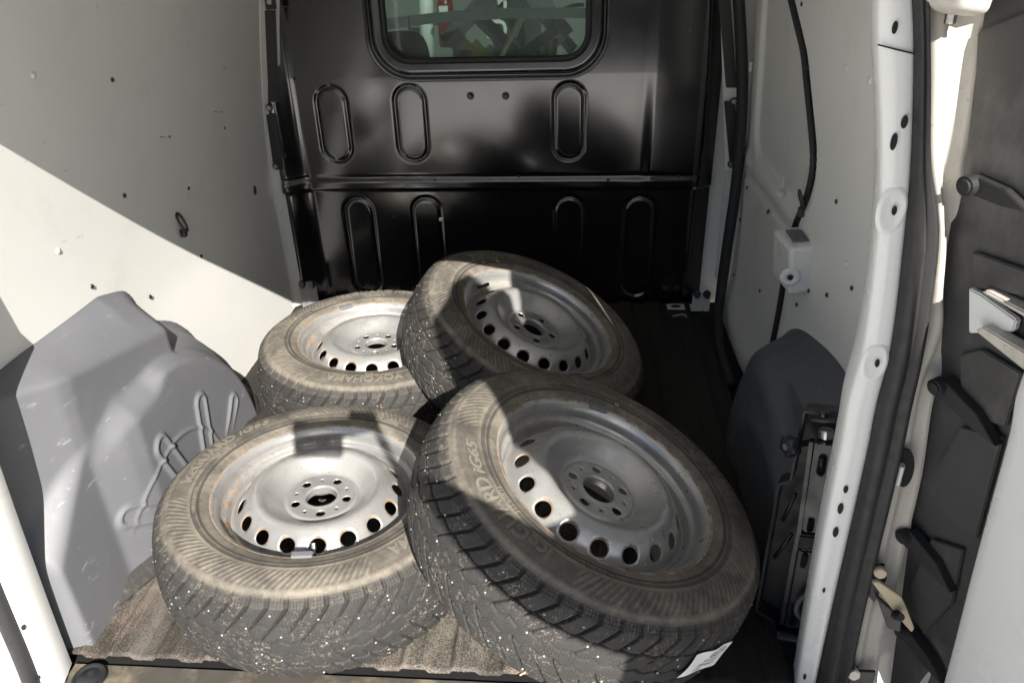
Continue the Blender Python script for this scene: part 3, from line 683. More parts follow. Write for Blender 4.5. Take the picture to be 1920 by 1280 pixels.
WH = {'FL': ((-.5208, 1.2281, .2300), (.036, .026, .999)), 'FR': ((.0685, 1.1328, .343), (.402, -.023, .915)),
      'RR': ((-.0872, 1.8448, .3050), (.416, -.09, .905)), 'RL': ((-.5627, 1.914, .2149), (.028, .023, .999))}
def make_wheel(key, rim_rot, tyre_rot, label, valve=None, weight=None, dots=(), src=None):
    c, n = WH[key]; n = Vector(n).normalized(); x = (Vector((1, 0, 0))-n*n.x).normalized(); y = n.cross(x)
    org = Vector(c)-n*.1005
    root = empty('wheel'); root.matrix_world = Matrix(((x.x, y.x, n.x, org.x), (x.y, y.y, n.y, org.y), (x.z, y.z, n.z, org.z), (0, 0, 0, 1)))
    tag(root, label, 'wheel', 'steel wheels with studded winter tyres')
    ty = link('tyre', me_tyre, None, root); ty.rotation_euler = (0, 0, R(tyre_rot))
    for me in LET: link('lettering', me, None, ty)
    st = link('studs', me_studs, None, ty); tag(st, kind='stuff')
    rm = link('rim', me_barrel, None, root); rm.rotation_euler = (0, 0, R(rim_rot))
    link('disc', me_disc, None, rm)
    if valve is not None:
        a = R(valve-rim_rot); vo = link('valve', me_valve, None, rm); vo.location = (.197*math.cos(a), .197*math.sin(a), .066); orient(vo, (-.62*math.cos(a), -.62*math.sin(a), .78))
        cp = link('valve_cap', cyl_me(.0052, .0050, .010, 10), m_steel if key == 'FL' else m_valve, rm); cp.location = vo.location+Vector((-.62*math.cos(a), -.62*math.sin(a), .78))*.033; orient(cp, (-.62*math.cos(a), -.62*math.sin(a), .78))
    for wt in (weight or ()):
        a = R(wt-rim_rot); o = link('balance_weight', me_weight, m_plastic if key != 'FR' else m_white, rm); o.location = (.2125*math.cos(a), .2125*math.sin(a), .1035); o.rotation_euler = (0, 0, a+math.pi/2)
    for dg in dots:
        a = R(dg-tyre_rot); o = link('paint_dot', me_dot, m_dot, ty); o.location = (.241*math.cos(a), .241*math.sin(a), float(side_z(.241))+.0006)
    return root
make_wheel('FL', 68.5, 0, 'rusty silver wheel lying flat nearest the left wheel arch in the sun', -77.6, (-82,))
fr = make_wheel('FR', 94.0, 59.5, 'half shaded silver wheel propped at an angle nearest the jack, paper sticker on its tread', None, (93,), (83,))
make_wheel('RR', 66.3, 150, 'tilted silver wheel at the back, leaning on its neighbour before the bulkhead', 152, (-60,), (139, 126))
make_wheel('RL', 63.2, -58, 'sunlit silver wheel lying flat in the back left corner, partly covered', None, (128,))

# paper sticker peeling off the tread of the near right wheel
c, n = map(np.array, WH['FR']); n = n/np.linalg.norm(n); ex = np.array([1., 0, 0])-n*n[0]; ex /= np.linalg.norm(ex); ey = np.cross(n, ex); co = c-n*.1005
def proj(p): d = np.array(p)-C0; z = d@FW; return 960+FPX*(d@RT)/z, 640+FPX*(d@DN)/z
def tread_pt(a, s, dr=0): r = .3255+(RT_-.3255)*(1-min(1, abs(s/.085))**2.2)+dr; return co+r*(math.cos(a)*ex+math.sin(a)*ey)+n*s
best = min(((math.hypot(proj(tread_pt(R(a), s/1000))[0]-1322, proj(tread_pt(R(a), s/1000))[1]-1236), a, s/1000) for a in np.arange(-120, 60, .5) for s in range(-80, 85, 3) if (C0-tread_pt(R(a), s/1000))@(math.cos(R(a))*ex+math.sin(R(a))*ey) > .05))

_, sa, ss = best
nu, nv = 14, 6; sv = []
for i in range(nu+1):
    for j in range(nv+1):
        uu = i/nu-.5; vv = j/nv-.5
        sv.append(tread_pt(R(sa)+uu*.105/RT_+vv*.04, np.clip(ss+vv*.052-uu*.012, -.084, .084), .0028+.016*max(0, uu-.25)**1.2+.010*max(0, -uu-.25)+.0012*math.sin(9*uu+4*vv)))
stk = link('paper_sticker', qmesh('sticker', np.array(sv), gridq(nu+1, nv+1)), m_paper); tag(stk, 'white printed paper sticker peeling off the tread of the near tilted tyre', 'sticker')
def sticker_text(txt, size, u0, v0):
    me = text_mesh(txt, size, 0, .0001, 0); co_ = np.empty(len(me.vertices)*3, np.float32); me.vertices.foreach_get('co', co_); co_ = co_.reshape(-1, 3)
    out = []
    for X_, Y_, _ in co_:
        uu = u0+X_/.105; vv = v0+Y_/.052
        out.append(tread_pt(R(sa)+uu*.105/RT_+vv*.04, np.clip(ss+vv*.052-uu*.012, -.084, .084), .0036+.016*max(0, uu-.25)**1.2+.010*max(0, -uu-.25)+.0012*math.sin(9*uu+4*vv)))
    me.vertices.foreach_set('co', np.array(out, np.float32).ravel()); me.update(); link('print', me, m_ink, stk)
sticker_text('GU210', .016, -.05, .18); sticker_text('ICE GUARD', .007, -.10, .0); sticker_text('205/60R16', .010, -.16, -.22); sticker_text('STUDDED', .005, -.2, -.38)

# ------------------------------------------------------------------ right side: sliding door, seals, quarter trim
def on_right(px, py, dx=0):
    p = at(px, py, 0, .53)
    for _ in range(8): p = at(px, py, 0, float(wr(p[2]))+dx)
    return p
# front boundary of quarter trim (y as function of z)
qz = np.array([-.02, .0, .15, .30, .45, .55, .62, .68, .744, .80, .836, .98, 1.07, 1.2, 1.34])
qy = np.array([1.83, 1.83, 1.82, 1.80, 1.785, 1.765, 1.735, 1.685, 1.655, 1.665, 1.69, 1.81, 1.95, 2.15, 2.25])
def qb(z): return np.interp(z, qz, qy)
def trim(U, Zz):
    Y = .965+U*(qb(Zz)-.965); return np.stack([wr(Zz)+.002*np.sin(5*Y)*np.sin(4*Zz)+.03*np.clip((U-.97)/.03, 0, 1)**2, Y, Zz], -1)
wallR = lattice('wall_right', np.concatenate([np.linspace(0, .96, 40), np.linspace(.965, 1, 8)]), np.linspace(-.02, 1.34, 70), trim, m_wall, True); tag(wallR, kind='structure')
zc = np.linspace(-.02, 1.30, 30)
sl = tube('door_seal', np.stack([wr(zc)-.001, qb(zc)+.008, zc], -1), .0075, m_rubber, wallR, 8, 3)
# sliding door inner side
def dfn(U, Zz):
    Y = 1.60+U*(2.50-1.60)
    base = wr(Zz)+.030
    s = rrect(Y, Zz, 1.2, 2.405, .60, 1.8, .10)               # upper lining, recessed
    d = .014*(1-sstep(-.008, .010, s))
    belt = np.exp(-((Zz-.565-.02*(2.4-Y))/.026)**2)
    low = 1-sstep(.520, .530, Zz-.05*(2.0-Y))
    x = base+d-.010*belt-.006*low-.03*np.exp(-((Zz-.03)/.08)**2)*sstep(1.75, 2.2, Y)
    return np.stack([x, Y, Zz], -1)
sdr = lattice('sliding_door', np.linspace(0, 1, 150), np.linspace(.0, 1.34, 190), dfn, m_wall, True); tag(sdr, 'grey inner side of the closed sliding door beyond the curved black seal', 'door')
for (px, py) in [(1430, 372), (1448, 398)]:
    pass
p = on_right(1412, 127, .03); link('clip', box_me(.012, .02, .03, .003), m_white, sdr, loc=tuple(on_right(1406, 125, .02)))
link('hook_tab', box_me(.014, .03, .014, .003), m_wall, sdr, loc=tuple(on_right(1462, 362, .022))); o = link('hook_wire', cyl_me(.002, .002, .035, 8), m_steel, sdr, loc=tuple(on_right(1468, 342, .02)))
for (px, py) in [(1401, 352), (1442, 395), (1388, 412), (1440, 398), (1425, 545), (1376, 515)]:
    o = link('screw', me_screw, m_blackmetal, sdr); o.location = on_right(px, py, .02); orient(o, (-1, 0, 0))
# thick black seal at the front edge of the door opening
pts = [at(1382, -25, 1, 2.47), at(1385, 0, 1, 2.47), at(1392, 150, 1, 2.47), at(1388, 260, 1, 2.47), at(1380, 350, 1, 2.46), at(1364, 460, 1, 2.44), at(1352, 545, 1, 2.42), at(1346, 600, 1, 2.33), at(1350, 660, 1, 2.2), at(1368, 720, 1, 2.0)]
v, f = sweep(catmull(pts, 6), circ(.021, 12, 1.0, .8), (1, .2, .1)); o = link('door_opening_seal', mesh('seal', v, f), m_rubber); tag(o, 'thick black rubber seal running up beside the partition on the right', 'seal')
# body strip beside the bulkhead, white below and beige above
pw = [at(1362, 322, 1, 2.52), at(1382, 322, 1, 2.52), at(1352, 545, 1, 2.52), at(1341, 520, 1, 2.52)]
o = prism('body_pillar_right', [tuple(p) for p in pw], (0, .01, 0), m_white, None, .001); tag(o, kind='structure')
pw = [at(1350, -30, 1, 2.53), at(1392, -30, 1, 2.53), at(1392, 320, 1, 2.53), at(1360, 320, 1, 2.53)]
o = prism('body_pillar_upper', [tuple(p) for p in pw], (0, .01, 0), m_wall, None, .001); tag(o, kind='structure')
link('step_well', mesh('sw', [(.44, 1.75, .004), (.62, 1.75, -.09), (.62, 2.56, -.09), (.44, 2.56, .004)], [(0, 1, 2, 3)], False), m_rubber, fl)
# fittings on the quarter trim
for (px, py) in [(1588, 129), (1632, 151), (1588, 494)]:
    o = link('rivet', me_plug, m_white, wallR); o.location = on_right(px, py); orient(o, (-1, 0, 0))
for (px, py) in [(1517, 127), (1504, 8), (1569, 378), (1551, 553), (1494, 571), (1517, 545), (1598, 540)]:
    o = link('screw', me_screw, m_blackmetal, wallR); o.location = on_right(px, py); orient(o, (-1, 0, 0))
p = on_right(1512, 382); t = empty('tie_down_ring', p); tag(t, 'black tie-down ring on the right wall just above the white door catch', 'ring')
tube('ring', np.array(loop_pts(np.array([-.024, 0, .008]), .010, .022)), .0034, m_blackmetal, t, 8, 4); link('clip', box_me(.014, .013, .022, .003), m_blackmetal, t, loc=(-.008, .002, -.020))
# white door catch
p = on_right(1508, 494); t = empty('door_catch', p); tag(t, 'white painted metal door catch box on the right wall', 'door catch')
bmz = box_me(.062, .125, .115, .014, 4); o = link('housing', bmz, m_white, t, loc=(-.018, .02, -.0)); o.rotation_euler = (0, R(-6), R(5))
v, q = revolve([(0, -.002), (.006, -.002), (.0075, .003), (.016, .004), (.020, .002), (.022, -.001)], 20); o = link('socket', qmesh('socket', v, q), m_white, t); o.location = (-.040, -.0445, -.014); orient(o, (-.15, -1, .0))
o = link('screw', cyl_me(.006, .006, .004, 10), m_hole, t); o.location = (-.040, -.047, -.014); orient(o, (0, -1, 0))
link('latch_plate', box_me(.05, .07, .006, .002), m_plastic, t, loc=(-.012, .02, .0585)); 

# ------------------------------------------------------------------ rear pillar, seal, jamb, open door
PY = .95
def col_path(px, y=PY): return [at(a, b_, 1, y) for a, b_ in px]
inner = [(1640, -230), (1646, -40), (1646, 0), (1646, 90), (1652, 280), (1646, 430), (1620, 640), (1590, 755), (1575, 840), (1530, 1065), (1490, 1300)]
outer = [(1704, -230), (1710, -40), (1711, 0), (1714, 100), (1709, 280), (1698, 420), (1672, 640), (1643, 760), (1622, 865), (1562, 1130), (1525, 1300)]
I = catmull(col_path(inner), 6); O = catmull(col_path(outer), 6)
m = min(len(I), len(O)); rows = [I[:m]+np.array([.012, .06, 0]), I[:m]+np.array([.001, .006, 0]), I[:m]+np.array([.004, 0, 0]), (I[:m]*.5+O[:m]*.5)-np.array([0, .003, 0]), O[:m]-np.array([.004, .001, 0]), O[:m], O[:m]+np.array([.0, .03, 0])]
V = np.stack(rows, 1); pil = link('rear_pillar', qmesh('pillar', V.reshape(-1, 3), gridq(m, len(rows))), m_white); tag(pil, kind='structure')
me_hole = cyl_me(1, 1, .002, 20)
def hole(px, py, rx, rz, parent, y=PY-.004, tilt=0):
    o = link('hole', me_hole, m_hole, parent); o.location = at(px, py, 1, y); o.rotation_euler = (R(90), R(tilt), 0); o.scale = (rx*.8, rz*.85, 1); return o
for (px, py, a, b_) in [(1678, 52, .0035, .008), (1696, 229, .0045, .009), (1676, 266, .0045, .012), (1586, 917, .004, .008), (1576, 953, .005, .012), (1567, 997, .005, .012), (1545, 1106, .0025, .006), (1509, 1268, .003, .008)]: hole(px, py, a, b_, pil)
v, q = revolve([(0, .001), (.018, .001), (.023, .0022), (.027, .0022), (.032, -.001)], 28); me_pad = qmesh('pad', v*np.array([.58, 1.05, .8]), q)
for (px, py) in [(1672, 395), (1640, 681)]:
    o = link('pressed_pad', me_pad, m_white, pil); o.location = at(px, py, 1, PY-.002); o.rotation_euler = (R(90), 0, 0); hole(px+5, py, .0035, .007, pil, PY-.0055)
sv_, sf_ = sweep(np.array([at(1646, 84, 1, PY-.0035), at(1680, 93, 1, PY-.0045), at(1714, 101, 1, PY-.003)]), circ(.0010, 6)); link('seam', mesh('seam', sv_, sf_), m_hole, pil)
# rubber seal
sin_ = [(1705, -230), (1711, -40), (1712, 0), (1715, 100), (1711, 280), (1700, 420), (1674, 640), (1645, 760), (1624, 865), (1565, 1130), (1530, 1300)]
sou_ = [(1727, -230), (1732, -40), (1733, 0), (1736, 150), (1738, 300), (1755, 400), (1755, 480), (1732, 640), (1707, 760), (1684, 870), (1627, 1110), (1586, 1300)]
A = catmull(col_path(sin_, PY-.004), 8); B = catmull(col_path(sou_, PY-.004), 8)
tA = np.linspace(0, 1, len(A)); tB = np.linspace(0, 1, len(B)); tt = np.linspace(0, 1, 90)
zA, zB = A[:, 2], B[:, 2]; zt = np.linspace(max(zA.min(), zB.min()), min(zA.max(), zB.max()), 90)
xa = np.interp(zt, zA[::-1], A[::-1, 0]); xb = np.interp(zt, zB[::-1], B[::-1, 0])
rows = []
for k, (a_, yo) in enumerate([(0, .03), (0.0, .004), (.06, -.010), (.2, -.018), (.38, -.018), (.50, -.012), (.56, -.012), (.68, -.022), (.85, -.020), (.97, -.008), (1.0, .006), (1.0, .04)]):
    rows.append(np.stack([xa+(xb-xa)*a_, np.full(90, PY-.004+yo), zt], -1))
V = np.stack(rows, 1); o = link('door_seal', qmesh('door_seal', V.reshape(-1, 3), gridq(90, len(rows))[:, ::-1]), m_rubber); tag(o, 'wide black rubber weather seal along the right rear door pillar', 'seal')
# dusty outer jamb
jin = zt; jo_px = [(1872, -230), (1866, -40), (1862, 15), (1850, 120), (1835, 200), (1812, 320), (1804, 400), (1814, 460), (1816, 540), (1830, 610), (1795, 660), (1752, 730), (1728, 880), (1703, 990), (1680, 1090), (1655, 1180), (1640, 1300)]
JB = catmull(col_path(jo_px, PY+.012), 6); xo = np.interp(zt, JB[::-1, 2], JB[::-1, 0])
rows = []
for a_, yo in [(-.08, .030), (.05, .022), (.14, .006), (.25, -.004), (.36, .002), (.44, .018), (.60, .024), (.85, .014), (1.0, .010), (1.02, .05)]:
    ridge = sstep(.70, .80, zt)
    y_ = PY+.004+yo*np.where(True, .35+.65*ridge, 1)
    rows.append(np.stack([xb+(xo-xb)*a_, y_, zt], -1))
V = np.stack(rows, 1); jamb = link('door_jamb', qmesh('jamb', V.reshape(-1, 3), gridq(90, len(rows))[:, ::-1]), m_dusty); tag(jamb, kind='structure')
o = hole(1697, 877, .016, .042, jamb, PY-.006, -8); link('hole_lip', cyl_me(.011, .011, .01, 16), m_white, jamb, loc=tuple(at(1684, 885, 1, PY-.008))).scale = (.5, 1, 3.4)

# the open right rear door: plane almost along the sun's rays
da = np.array([.41, -.912, 0]); da /= np.linalg.norm(da); db = np.array([-.12, 0, 1.]); dn_ = np.cross(da, db); dn_ /= np.linalg.norm(dn_)
if dn_[0] > 0: dn_ = -dn_
DC = np.array([.60, .958, 0.])
def ond(px, py, off=0): return onplane(px, py, DC+dn_*off, dn_)
door = empty('rear_door', tuple(DC)); tag(door, 'open white rear door with dark ribbed inner trim at the right edge', 'rear door')
def dpoly(name, px, mat, thick=.012, off=0, parent=door, bev=.002):
    pts = [ond(a, b_, off)-DC for a, b_ in px]; return prism(name, pts, -dn_*thick, mat, parent, bev)
L_ = lambda t, z: DC*0+da*t+db*z
prism('trim_backing', [L_(-.02, -.45), L_(.62, -.45), L_(.62, 1.34), L_(-.02, 1.34)], -dn_*.02, m_door_trim, door, .003)
prism('outer_skin', [L_(-.01, -.47)-dn_*.05, L_(.66, -.47)-dn_*.05, L_(.66, 1.36)-dn_*.05, L_(-.01, 1.36)-dn_*.05], -dn_*.01, m_white, door, .003)
# trim panels with their recessed fields
for px in ([(1832, 60), (1930, 20), (1930, 395), (1880, 375), (1818, 345)], [(1822, 472), (1930, 510), (1930, 560), (1875, 545), (1826, 540)],
           [(1800, 665), (1840, 655), (1915, 700), (1885, 800), (1800, 775)], [(1800, 800), (1880, 820), (1830, 1010), (1765, 960), (1760, 870)],
           [(1745, 1010), (1805, 1030), (1785, 1130), (1730, 1190), (1705, 1100)]):
    o = dpoly('trim_field', px, m_door_trim, .007, .008, bev=.0015)
# tapered black fins
me_knob = cyl_me(.013, .012, .02, 18, .003)
for (x0, y0, x1, y1, wd) in [(1815, 345, 1925, 398, 17), (1757, 722, 1866, 838, 15), (1694, 1002, 1782, 1112, 13), (1690, 1180, 1770, 1290, 9)]:
    ln = math.hypot(x1-x0, y1-y0); ux, uy = (x1-x0)/ln, (y1-y0)/ln; nx_, ny_ = -uy, ux
    px = [(x0+nx_*wd, y0+ny_*wd), (x0-nx_*wd, y0-ny_*wd), (x0+ux*ln*.55-nx_*wd*1.1, y0+uy*ln*.55-ny_*wd*1.1), (x1, y1), (x0+ux*ln*.6+nx_*wd*.7, y0+uy*ln*.6+ny_*wd*.7)]
    dpoly('fin', px, m_rubber, .016, .022, bev=.001)
    kb = link('fin_knob', me_knob, m_rubber, door); kb.location = ond(x0+2, y0+2, .024)-DC; orient(kb, dn_)
# white shelf brackets and the bright door edge
dpoly('shelf', [(1826, 620), (1842, 612), (1930, 665), (1930, 700), (1918, 694)], m_dusty, .02, .026)
dpoly('rib', [(1838, 548), (1848, 545), (1932, 590), (1932, 602)], m_dusty, .02, .02)
dpoly('gusset', [(1815, 540), (1838, 552), (1905, 600), (1900, 622), (1815, 625)], m_white, .01, .012)
edge_px = [(1935, 560), (1922, 672), (1900, 745), (1888, 815), (1852, 950), (1818, 1078), (1790, 1190), (1762, 1300)]
E1 = catmull([ond(a, b_, .045)-DC for a, b_ in edge_px], 5)
secs = [(0, -.045), (0, -.004), (.004, 0), (.02, .004), (.06, .006), (.14, .012), (.22, .010), (.30, -.03)]
V = np.stack([E1+da*a_+dn_*b_ for a_, b_ in secs], 1); link('inner_frame', qmesh('inner_frame', V.reshape(-1, 3), gridq(len(E1), len(secs))[:, ::-1]), m_white, door)
# door check strap with its bolt
ck = empty('check_strap', tuple(at(1662, 1085, 1, .93))); tag(ck, 'cream metal check strap with bolt and spring by the rear door pillar', 'check strap')
def ckp(px, py, y): return at(px, py, 1, y)-np.array(ck.location)
prism('arm', [ckp(a, b_, .92) for a, b_ in [(1636, 1092), (1648, 1090), (1690, 1118), (1700, 1140), (1715, 1178), (1710, 1186), (1694, 1168), (1672, 1140)]], (0, .008, 0), m_cream, ck, .0015)
prism('plate', [ckp(a, b_, .935) for a, b_ in [(1632, 1068), (1660, 1060), (1664, 1085), (1640, 1130), (1630, 1120)]], (0, .008, 0), m_blackmetal, ck, .0015)
o = link('bolt', cyl_me(.0105, .010, .012, 6, .0015), m_cream, ck); o.location = ckp(1650, 1072, .922); orient(o, (-.2, -1, .3))
prism('lever', [ckp(a, b_, .925) for a, b_ in [(1645, 1120), (1668, 1140), (1690, 1165), (1688, 1185), (1665, 1178), (1655, 1150)]], (0, .012, 0), m_blackmetal, ck, .0015)
for k in range(4):
    o = link('spring_coil', cyl_me(.0085-.0006*k, .0085-.0006*k, .003, 14, .001), m_blackmetal, ck); o.location = np.array(ckp(1680, 1150, .915))+np.array([0, -.002-.0042*k, .003*k]); orient(o, (0, -1, .5))
o = link('bolt', cyl_me(.012, .011, .012, 6, .0015), m_steel, ck); o.location = ckp(1600, 1262, .93); orient(o, (0, -1, .3))
link('bolt_plate', box_me(.05, .006, .04, .002), m_blackmetal, ck, loc=tuple(ckp(1610, 1270, .937)))
# sunlit hinge lump at the top
hg = empty('hinge_cover', tuple(at(1790, 5, 1, .93))); tag(hg, 'bright white rounded hinge cover at the top of the rear door pillar', 'hinge')
bmz = bmesh.new(); bmesh.ops.create_icosphere(bmz, subdivisions=3, radius=1)
for vv in bmz.verts:
    c_ = vv.co; vv.co = Vector((math.copysign(abs(c_.x)**.6, c_.x)*.034, c_.y*.03, math.copysign(abs(c_.z)**.7, c_.z)*.022+.010+(.008*-c_.x)))
link('cover', from_bm('cover', bmz, True), m_dusty, hg); o = link('pin', cyl_me(.006, .006, .03, 10), m_steel, hg, loc=(.0, .0, -.006)); 

# left rear pillar and seal (bottom left)
ip = [(-120, 640), (-60, 810), (0, 978), (40, 1085), (80, 1190), (118, 1285)]; op = [(-150, 800), (-90, 950), (-30, 1095), (0, 1165), (30, 1235), (55, 1300)]
I = catmull(col_path(ip, .897), 6); O = catmull(col_path(op, .889), 6)
def ext(P):                                # carry it up to the roof
    z = np.linspace(P[0, 2]+.03, 1.32, 14); x = P[0, 0]-.008-.7*np.clip(z-.99, 0, 1)**1.3
    return np.vstack([np.stack([x, np.full(14, P[0, 1]), z], -1)[::-1], P])
I, O = ext(I), ext(O)
rows = [I+np.array([-.012, .05, 0]), I+np.array([-.001, .005, 0]), I+np.array([-.004, 0, 0]), I*.5+O*.5-np.array([0, .002, 0]), O+np.array([.003, 0, 0]), O+np.array([0, .03, 0])]
V = np.stack(rows, 1); pl2 = link('rear_pillar_left', qmesh('pillar_left', V.reshape(-1, 3), gridq(len(I), len(rows))[:, ::-1]), m_white); tag(pl2, kind='structure')
for (px, py, a, b_) in [(44, 1176, .005, .008), (72, 1270, .004, .007)]:
    hole(px, py, a, b_, pl2, .888, 20)
S1 = O+np.array([0.003, -.002, 0])
v, f = sweep(S1, [(-.03, -.012), (-.024, .008), (-.012, .012), (-.002, .010), (.002, -.004), (0, -.014)], (0, -1, 0)); o = link('door_seal', mesh('seal_left', v, f), m_rubber); tag(o, 'black rubber weather seal along the left rear pillar at the bottom corner', 'seal')
link('pillar_infill', mesh('pi', [(-1.13, .93, -.1), (-.97, .93, -.1), (-.965, .93, .95), (-1.13, .93, 1.33)], [(0, 1, 2, 3)], False), m_white, pl2)
# rear header above the opening (out of the picture, shades the load space)
hd = link('rear_header', box_me(1.62, .05, .10, .01), m_white, loc=(-.25, .775, 1.345)); tag(hd, kind='structure')

# unseen panel added to cut sky light, standing up along the sun's slope
fp = empty('sky_blocker', (-.25, .79, 1.40)); tag(fp, 'unseen panel added above the loading opening to cut sky light', 'sky blocker')
k_ = .735
prism('sky_blocker_panel', [(-.80, .0, .0), (.80, .0, .0), (.78, -1.25, 1.25*k_), (-.78, -1.25, 1.25*k_)], (0, .02, .03), m_door_trim, fp, .004)
prism('sky_blocker_stay', [(.70, .0, -.03), (.72, .0, -.03), (.72, -.6, .6*k_), (.70, -.6, .6*k_)], (0, .012, .004), m_blackmetal, fp, .001)

# ------------------------------------------------------------------ car jack in its tray
jk = empty('car_jack', (.43, 1.10, 0)); tag(jk, 'black scissor jack folded in its plastic tray beside the right wheel arch', 'jack')
JT = np.array([.455, 1.14, .50]); JB_ = np.array([.430, 1.05, .00])
jn = np.array([-.42, -.88, .16]); jn /= np.linalg.norm(jn)
def onj(px, py, off=0): return onplane(px, py, np.array([.44, 1.10, .2])+jn*off, jn)-np.array([.43, 1.10, 0])
def jpoly(name, px, mat, th, off, bev=.0015, parent=jk): return prism(name, [onj(a, b_, off) for a, b_ in px], -jn*th, mat, parent, bev)
m_jack = M('jack_black_paint', (.016, .018, .024), .34, spec=.6, var=.2, spots=[((.10, .11, .13), 40, .64, .74, (1, 1, .4), .5)])
m_tray = M('tray_plastic', (.014, .015, .017), .45, var=.2, vs=10)
jpoly('tray', [(1508, 772), (1620, 782), (1620, 1000), (1600, 1100), (1560, 1235), (1470, 1232), (1450, 1205), (1446, 1160), (1418, 1145), (1430, 1075), (1444, 985), (1460, 908), (1482, 902)], m_tray, .012, -.05)
for a, b_ in [((1508, 772), (1482, 902)), ((1482, 902), (1460, 908)), ((1460, 908), (1418, 1145)), ((1418, 1145), (1450, 1165)), ((1450, 1165), (1452, 1210)), ((1508, 772), (1600, 780))]:
    d_ = np.array(b_)-np.array(a); d_ = d_/np.linalg.norm(d_); nn = np.array([-d_[1], d_[0]])*2.6
    jpoly('tray_rim', [tuple(np.array(a)+nn), tuple(np.array(b_)+nn), tuple(np.array(b_)-nn), tuple(np.array(a)-nn)], m_tray, .04, -.01, .001)
jpoly('beam', [(1528, 828), (1568, 832), (1550, 1005), (1502, 998)], m_jack, .03, .0, .004)
jpoly('beam', [(1498, 1030), (1545, 1035), (1518, 1180), (1470, 1178)], m_jack, .03, -.004, .004)
jpoly('beam_flange', [(1517, 828), (1525, 829), (1502, 998), (1493, 1040), (1469, 1172), (1461, 1170), (1484, 1040), (1494, 996)], m_jack, .02, .004, .001)
jpoly('beam_flange', [(1570, 832), (1580, 834), (1556, 1020), (1522, 1180), (1514, 1180), (1548, 1010)], m_jack, .02, .004, .002)
jpoly('joint', [(1496, 1002), (1552, 1008), (1546, 1034), (1490, 1028)], m_rubber, .03, .006, .004)
def jslot(px, py, l, w_, mat=m_hole, ang_=-10):
    pts = []
    for k in range(16):
        a = 2*math.pi*k/16; x_, y_ = w_*math.cos(a), w_*math.sin(a)+math.copysign(l/2-w_, math.sin(a)+1e-6); c_, s_ = math.cos(R(-ang_)), math.sin(R(-ang_)); pts.append((px+x_*c_-y_*s_, py+x_*s_+y_*c_))
    return jpoly('slot', pts, mat, .002, .0015, 0)
jslot(1541, 872, 42, 9); jslot(1520, 984, 28, 7); jslot(1507, 1052, 26, 6.5); jslot(1488, 1152, 40, 8)
sp_ = [onj(1541, 857, .004), onj(1540, 880, .004)]; v, f = sweep(np.array(sp_), circ(.0055, 12), (1, 0, .1)); link('lead_screw', mesh('ls', v, f), m_jack, jk)
o = link('screw_tip', cyl_me(.0055, .0, .010, 12), m_jack, jk); o.location = onj(1539, 890, .004); orient(o, np.array(onj(1539, 900))-np.array(onj(1539, 880)))
for k in range(7):
    c_ = onj(1490-.8*k, 1138+5.2*k, .004); o = link('thread', cyl_me(.0052, .0052, .0016, 12), m_blackmetal, jk); o.location = c_; orient(o, np.array(onj(1488, 1170))-np.array(onj(1492, 1138)))
for k in range(4):
    c_ = onj(1520-.5*k, 975+6*k, .003); o = link('thread', cyl_me(.0048, .0048, .0016, 12), m_blackmetal, jk); o.location = c_; orient(o, (0, 0, 1))
tube('cross_shaft', [onj(1522, 787, .008), onj(1540, 788, .012), onj(1570, 789, .01), onj(1582, 797, .008), onj(1588, 812, .0)], .005, m_jack, jk)
o = link('nut', cyl_me(.013, .013, .016, 18, .002), m_steel, jk); o.location = onj(1549, 812, .004); orient(o, np.array(onj(1549, 800))-np.array(onj(1546, 830)))
o = link('collar', cyl_me(.016, .016, .006, 18, .002), m_jack, jk); o.location = onj(1547, 826, .003); orient(o, np.array(onj(1549, 800))-np.array(onj(1546, 830)))
o = link('head', cyl_me(.008, .008, .02, 12, .002), m_jack, jk); o.location = onj(1545, 782, .004); orient(o, np.array(onj(1549, 790))-np.array(onj(1546, 830)))
hk = [onj(1600, 1085, .012), onj(1560, 1098, .016), onj(1525, 1108, .018), onj(1502, 1122, .02), onj(1493, 1140, .02), onj(1500, 1156, .019), onj(1520, 1158, .016), onj(1548, 1155, .01)]
tube('hook_rod', hk, .0050, m_steel.copy() if False else m_plastic, jk, 10, 6)
o = link('pivot_pin', cyl_me(.012, .012, .05, 14, .002), m_jack, jk); o.location = onj(1484, 1195, .002); orient(o, np.array(onj(1500, 1197))-np.array(onj(1460, 1190)))
for px in (1462, 1503): o = link('washer', cyl_me(.009, .009, .004, 12), m_steel, jk); o.location = onj(px, 1190+(px-1462)*.1, .002); orient(o, np.array(onj(1500, 1197))-np.array(onj(1460, 1190)))
tube('strut', [onj(1468, 975, -.01), onj(1492, 925, -.01)], .004, m_tray, jk, 8, 2); tube('strut', [onj(1452, 1045, -.01), onj(1485, 1000, -.01)], .004, m_tray, jk, 8, 2)
kn = empty('retaining_knob', tuple(onplane(1482, 836, np.array([.44, 1.10, .2])+jn*.02, jn))); tag(kn, 'black star knob beside the top of the jack tray', 'knob')
v = []; nk = 40
for zk, sc in ((-.010, .8), (-.007, 1), (.007, 1), (.010, .85)):
    for k in range(nk): a = 2*math.pi*k/nk; r_ = (.0185+.0028*math.cos(5*a))*sc; v.append((r_*math.cos(a), r_*math.sin(a), zk))
f = [(i*nk+j, i*nk+(j+1) % nk, (i+1)*nk+(j+1) % nk, (i+1)*nk+j) for i in range(3) for j in range(nk)]+[tuple(range(3*nk, 4*nk)), tuple(range(nk-1, -1, -1))]
o = link('grip', mesh('grip', v, f), m_tray, kn); orient(o, (-.9, -.4, .1)); o = link('insert', cyl_me(.006, .006, .004, 12), m_plastic, kn); o.location = (-.0095, -.0042, .001); orient(o, (-.9, -.4, .1))
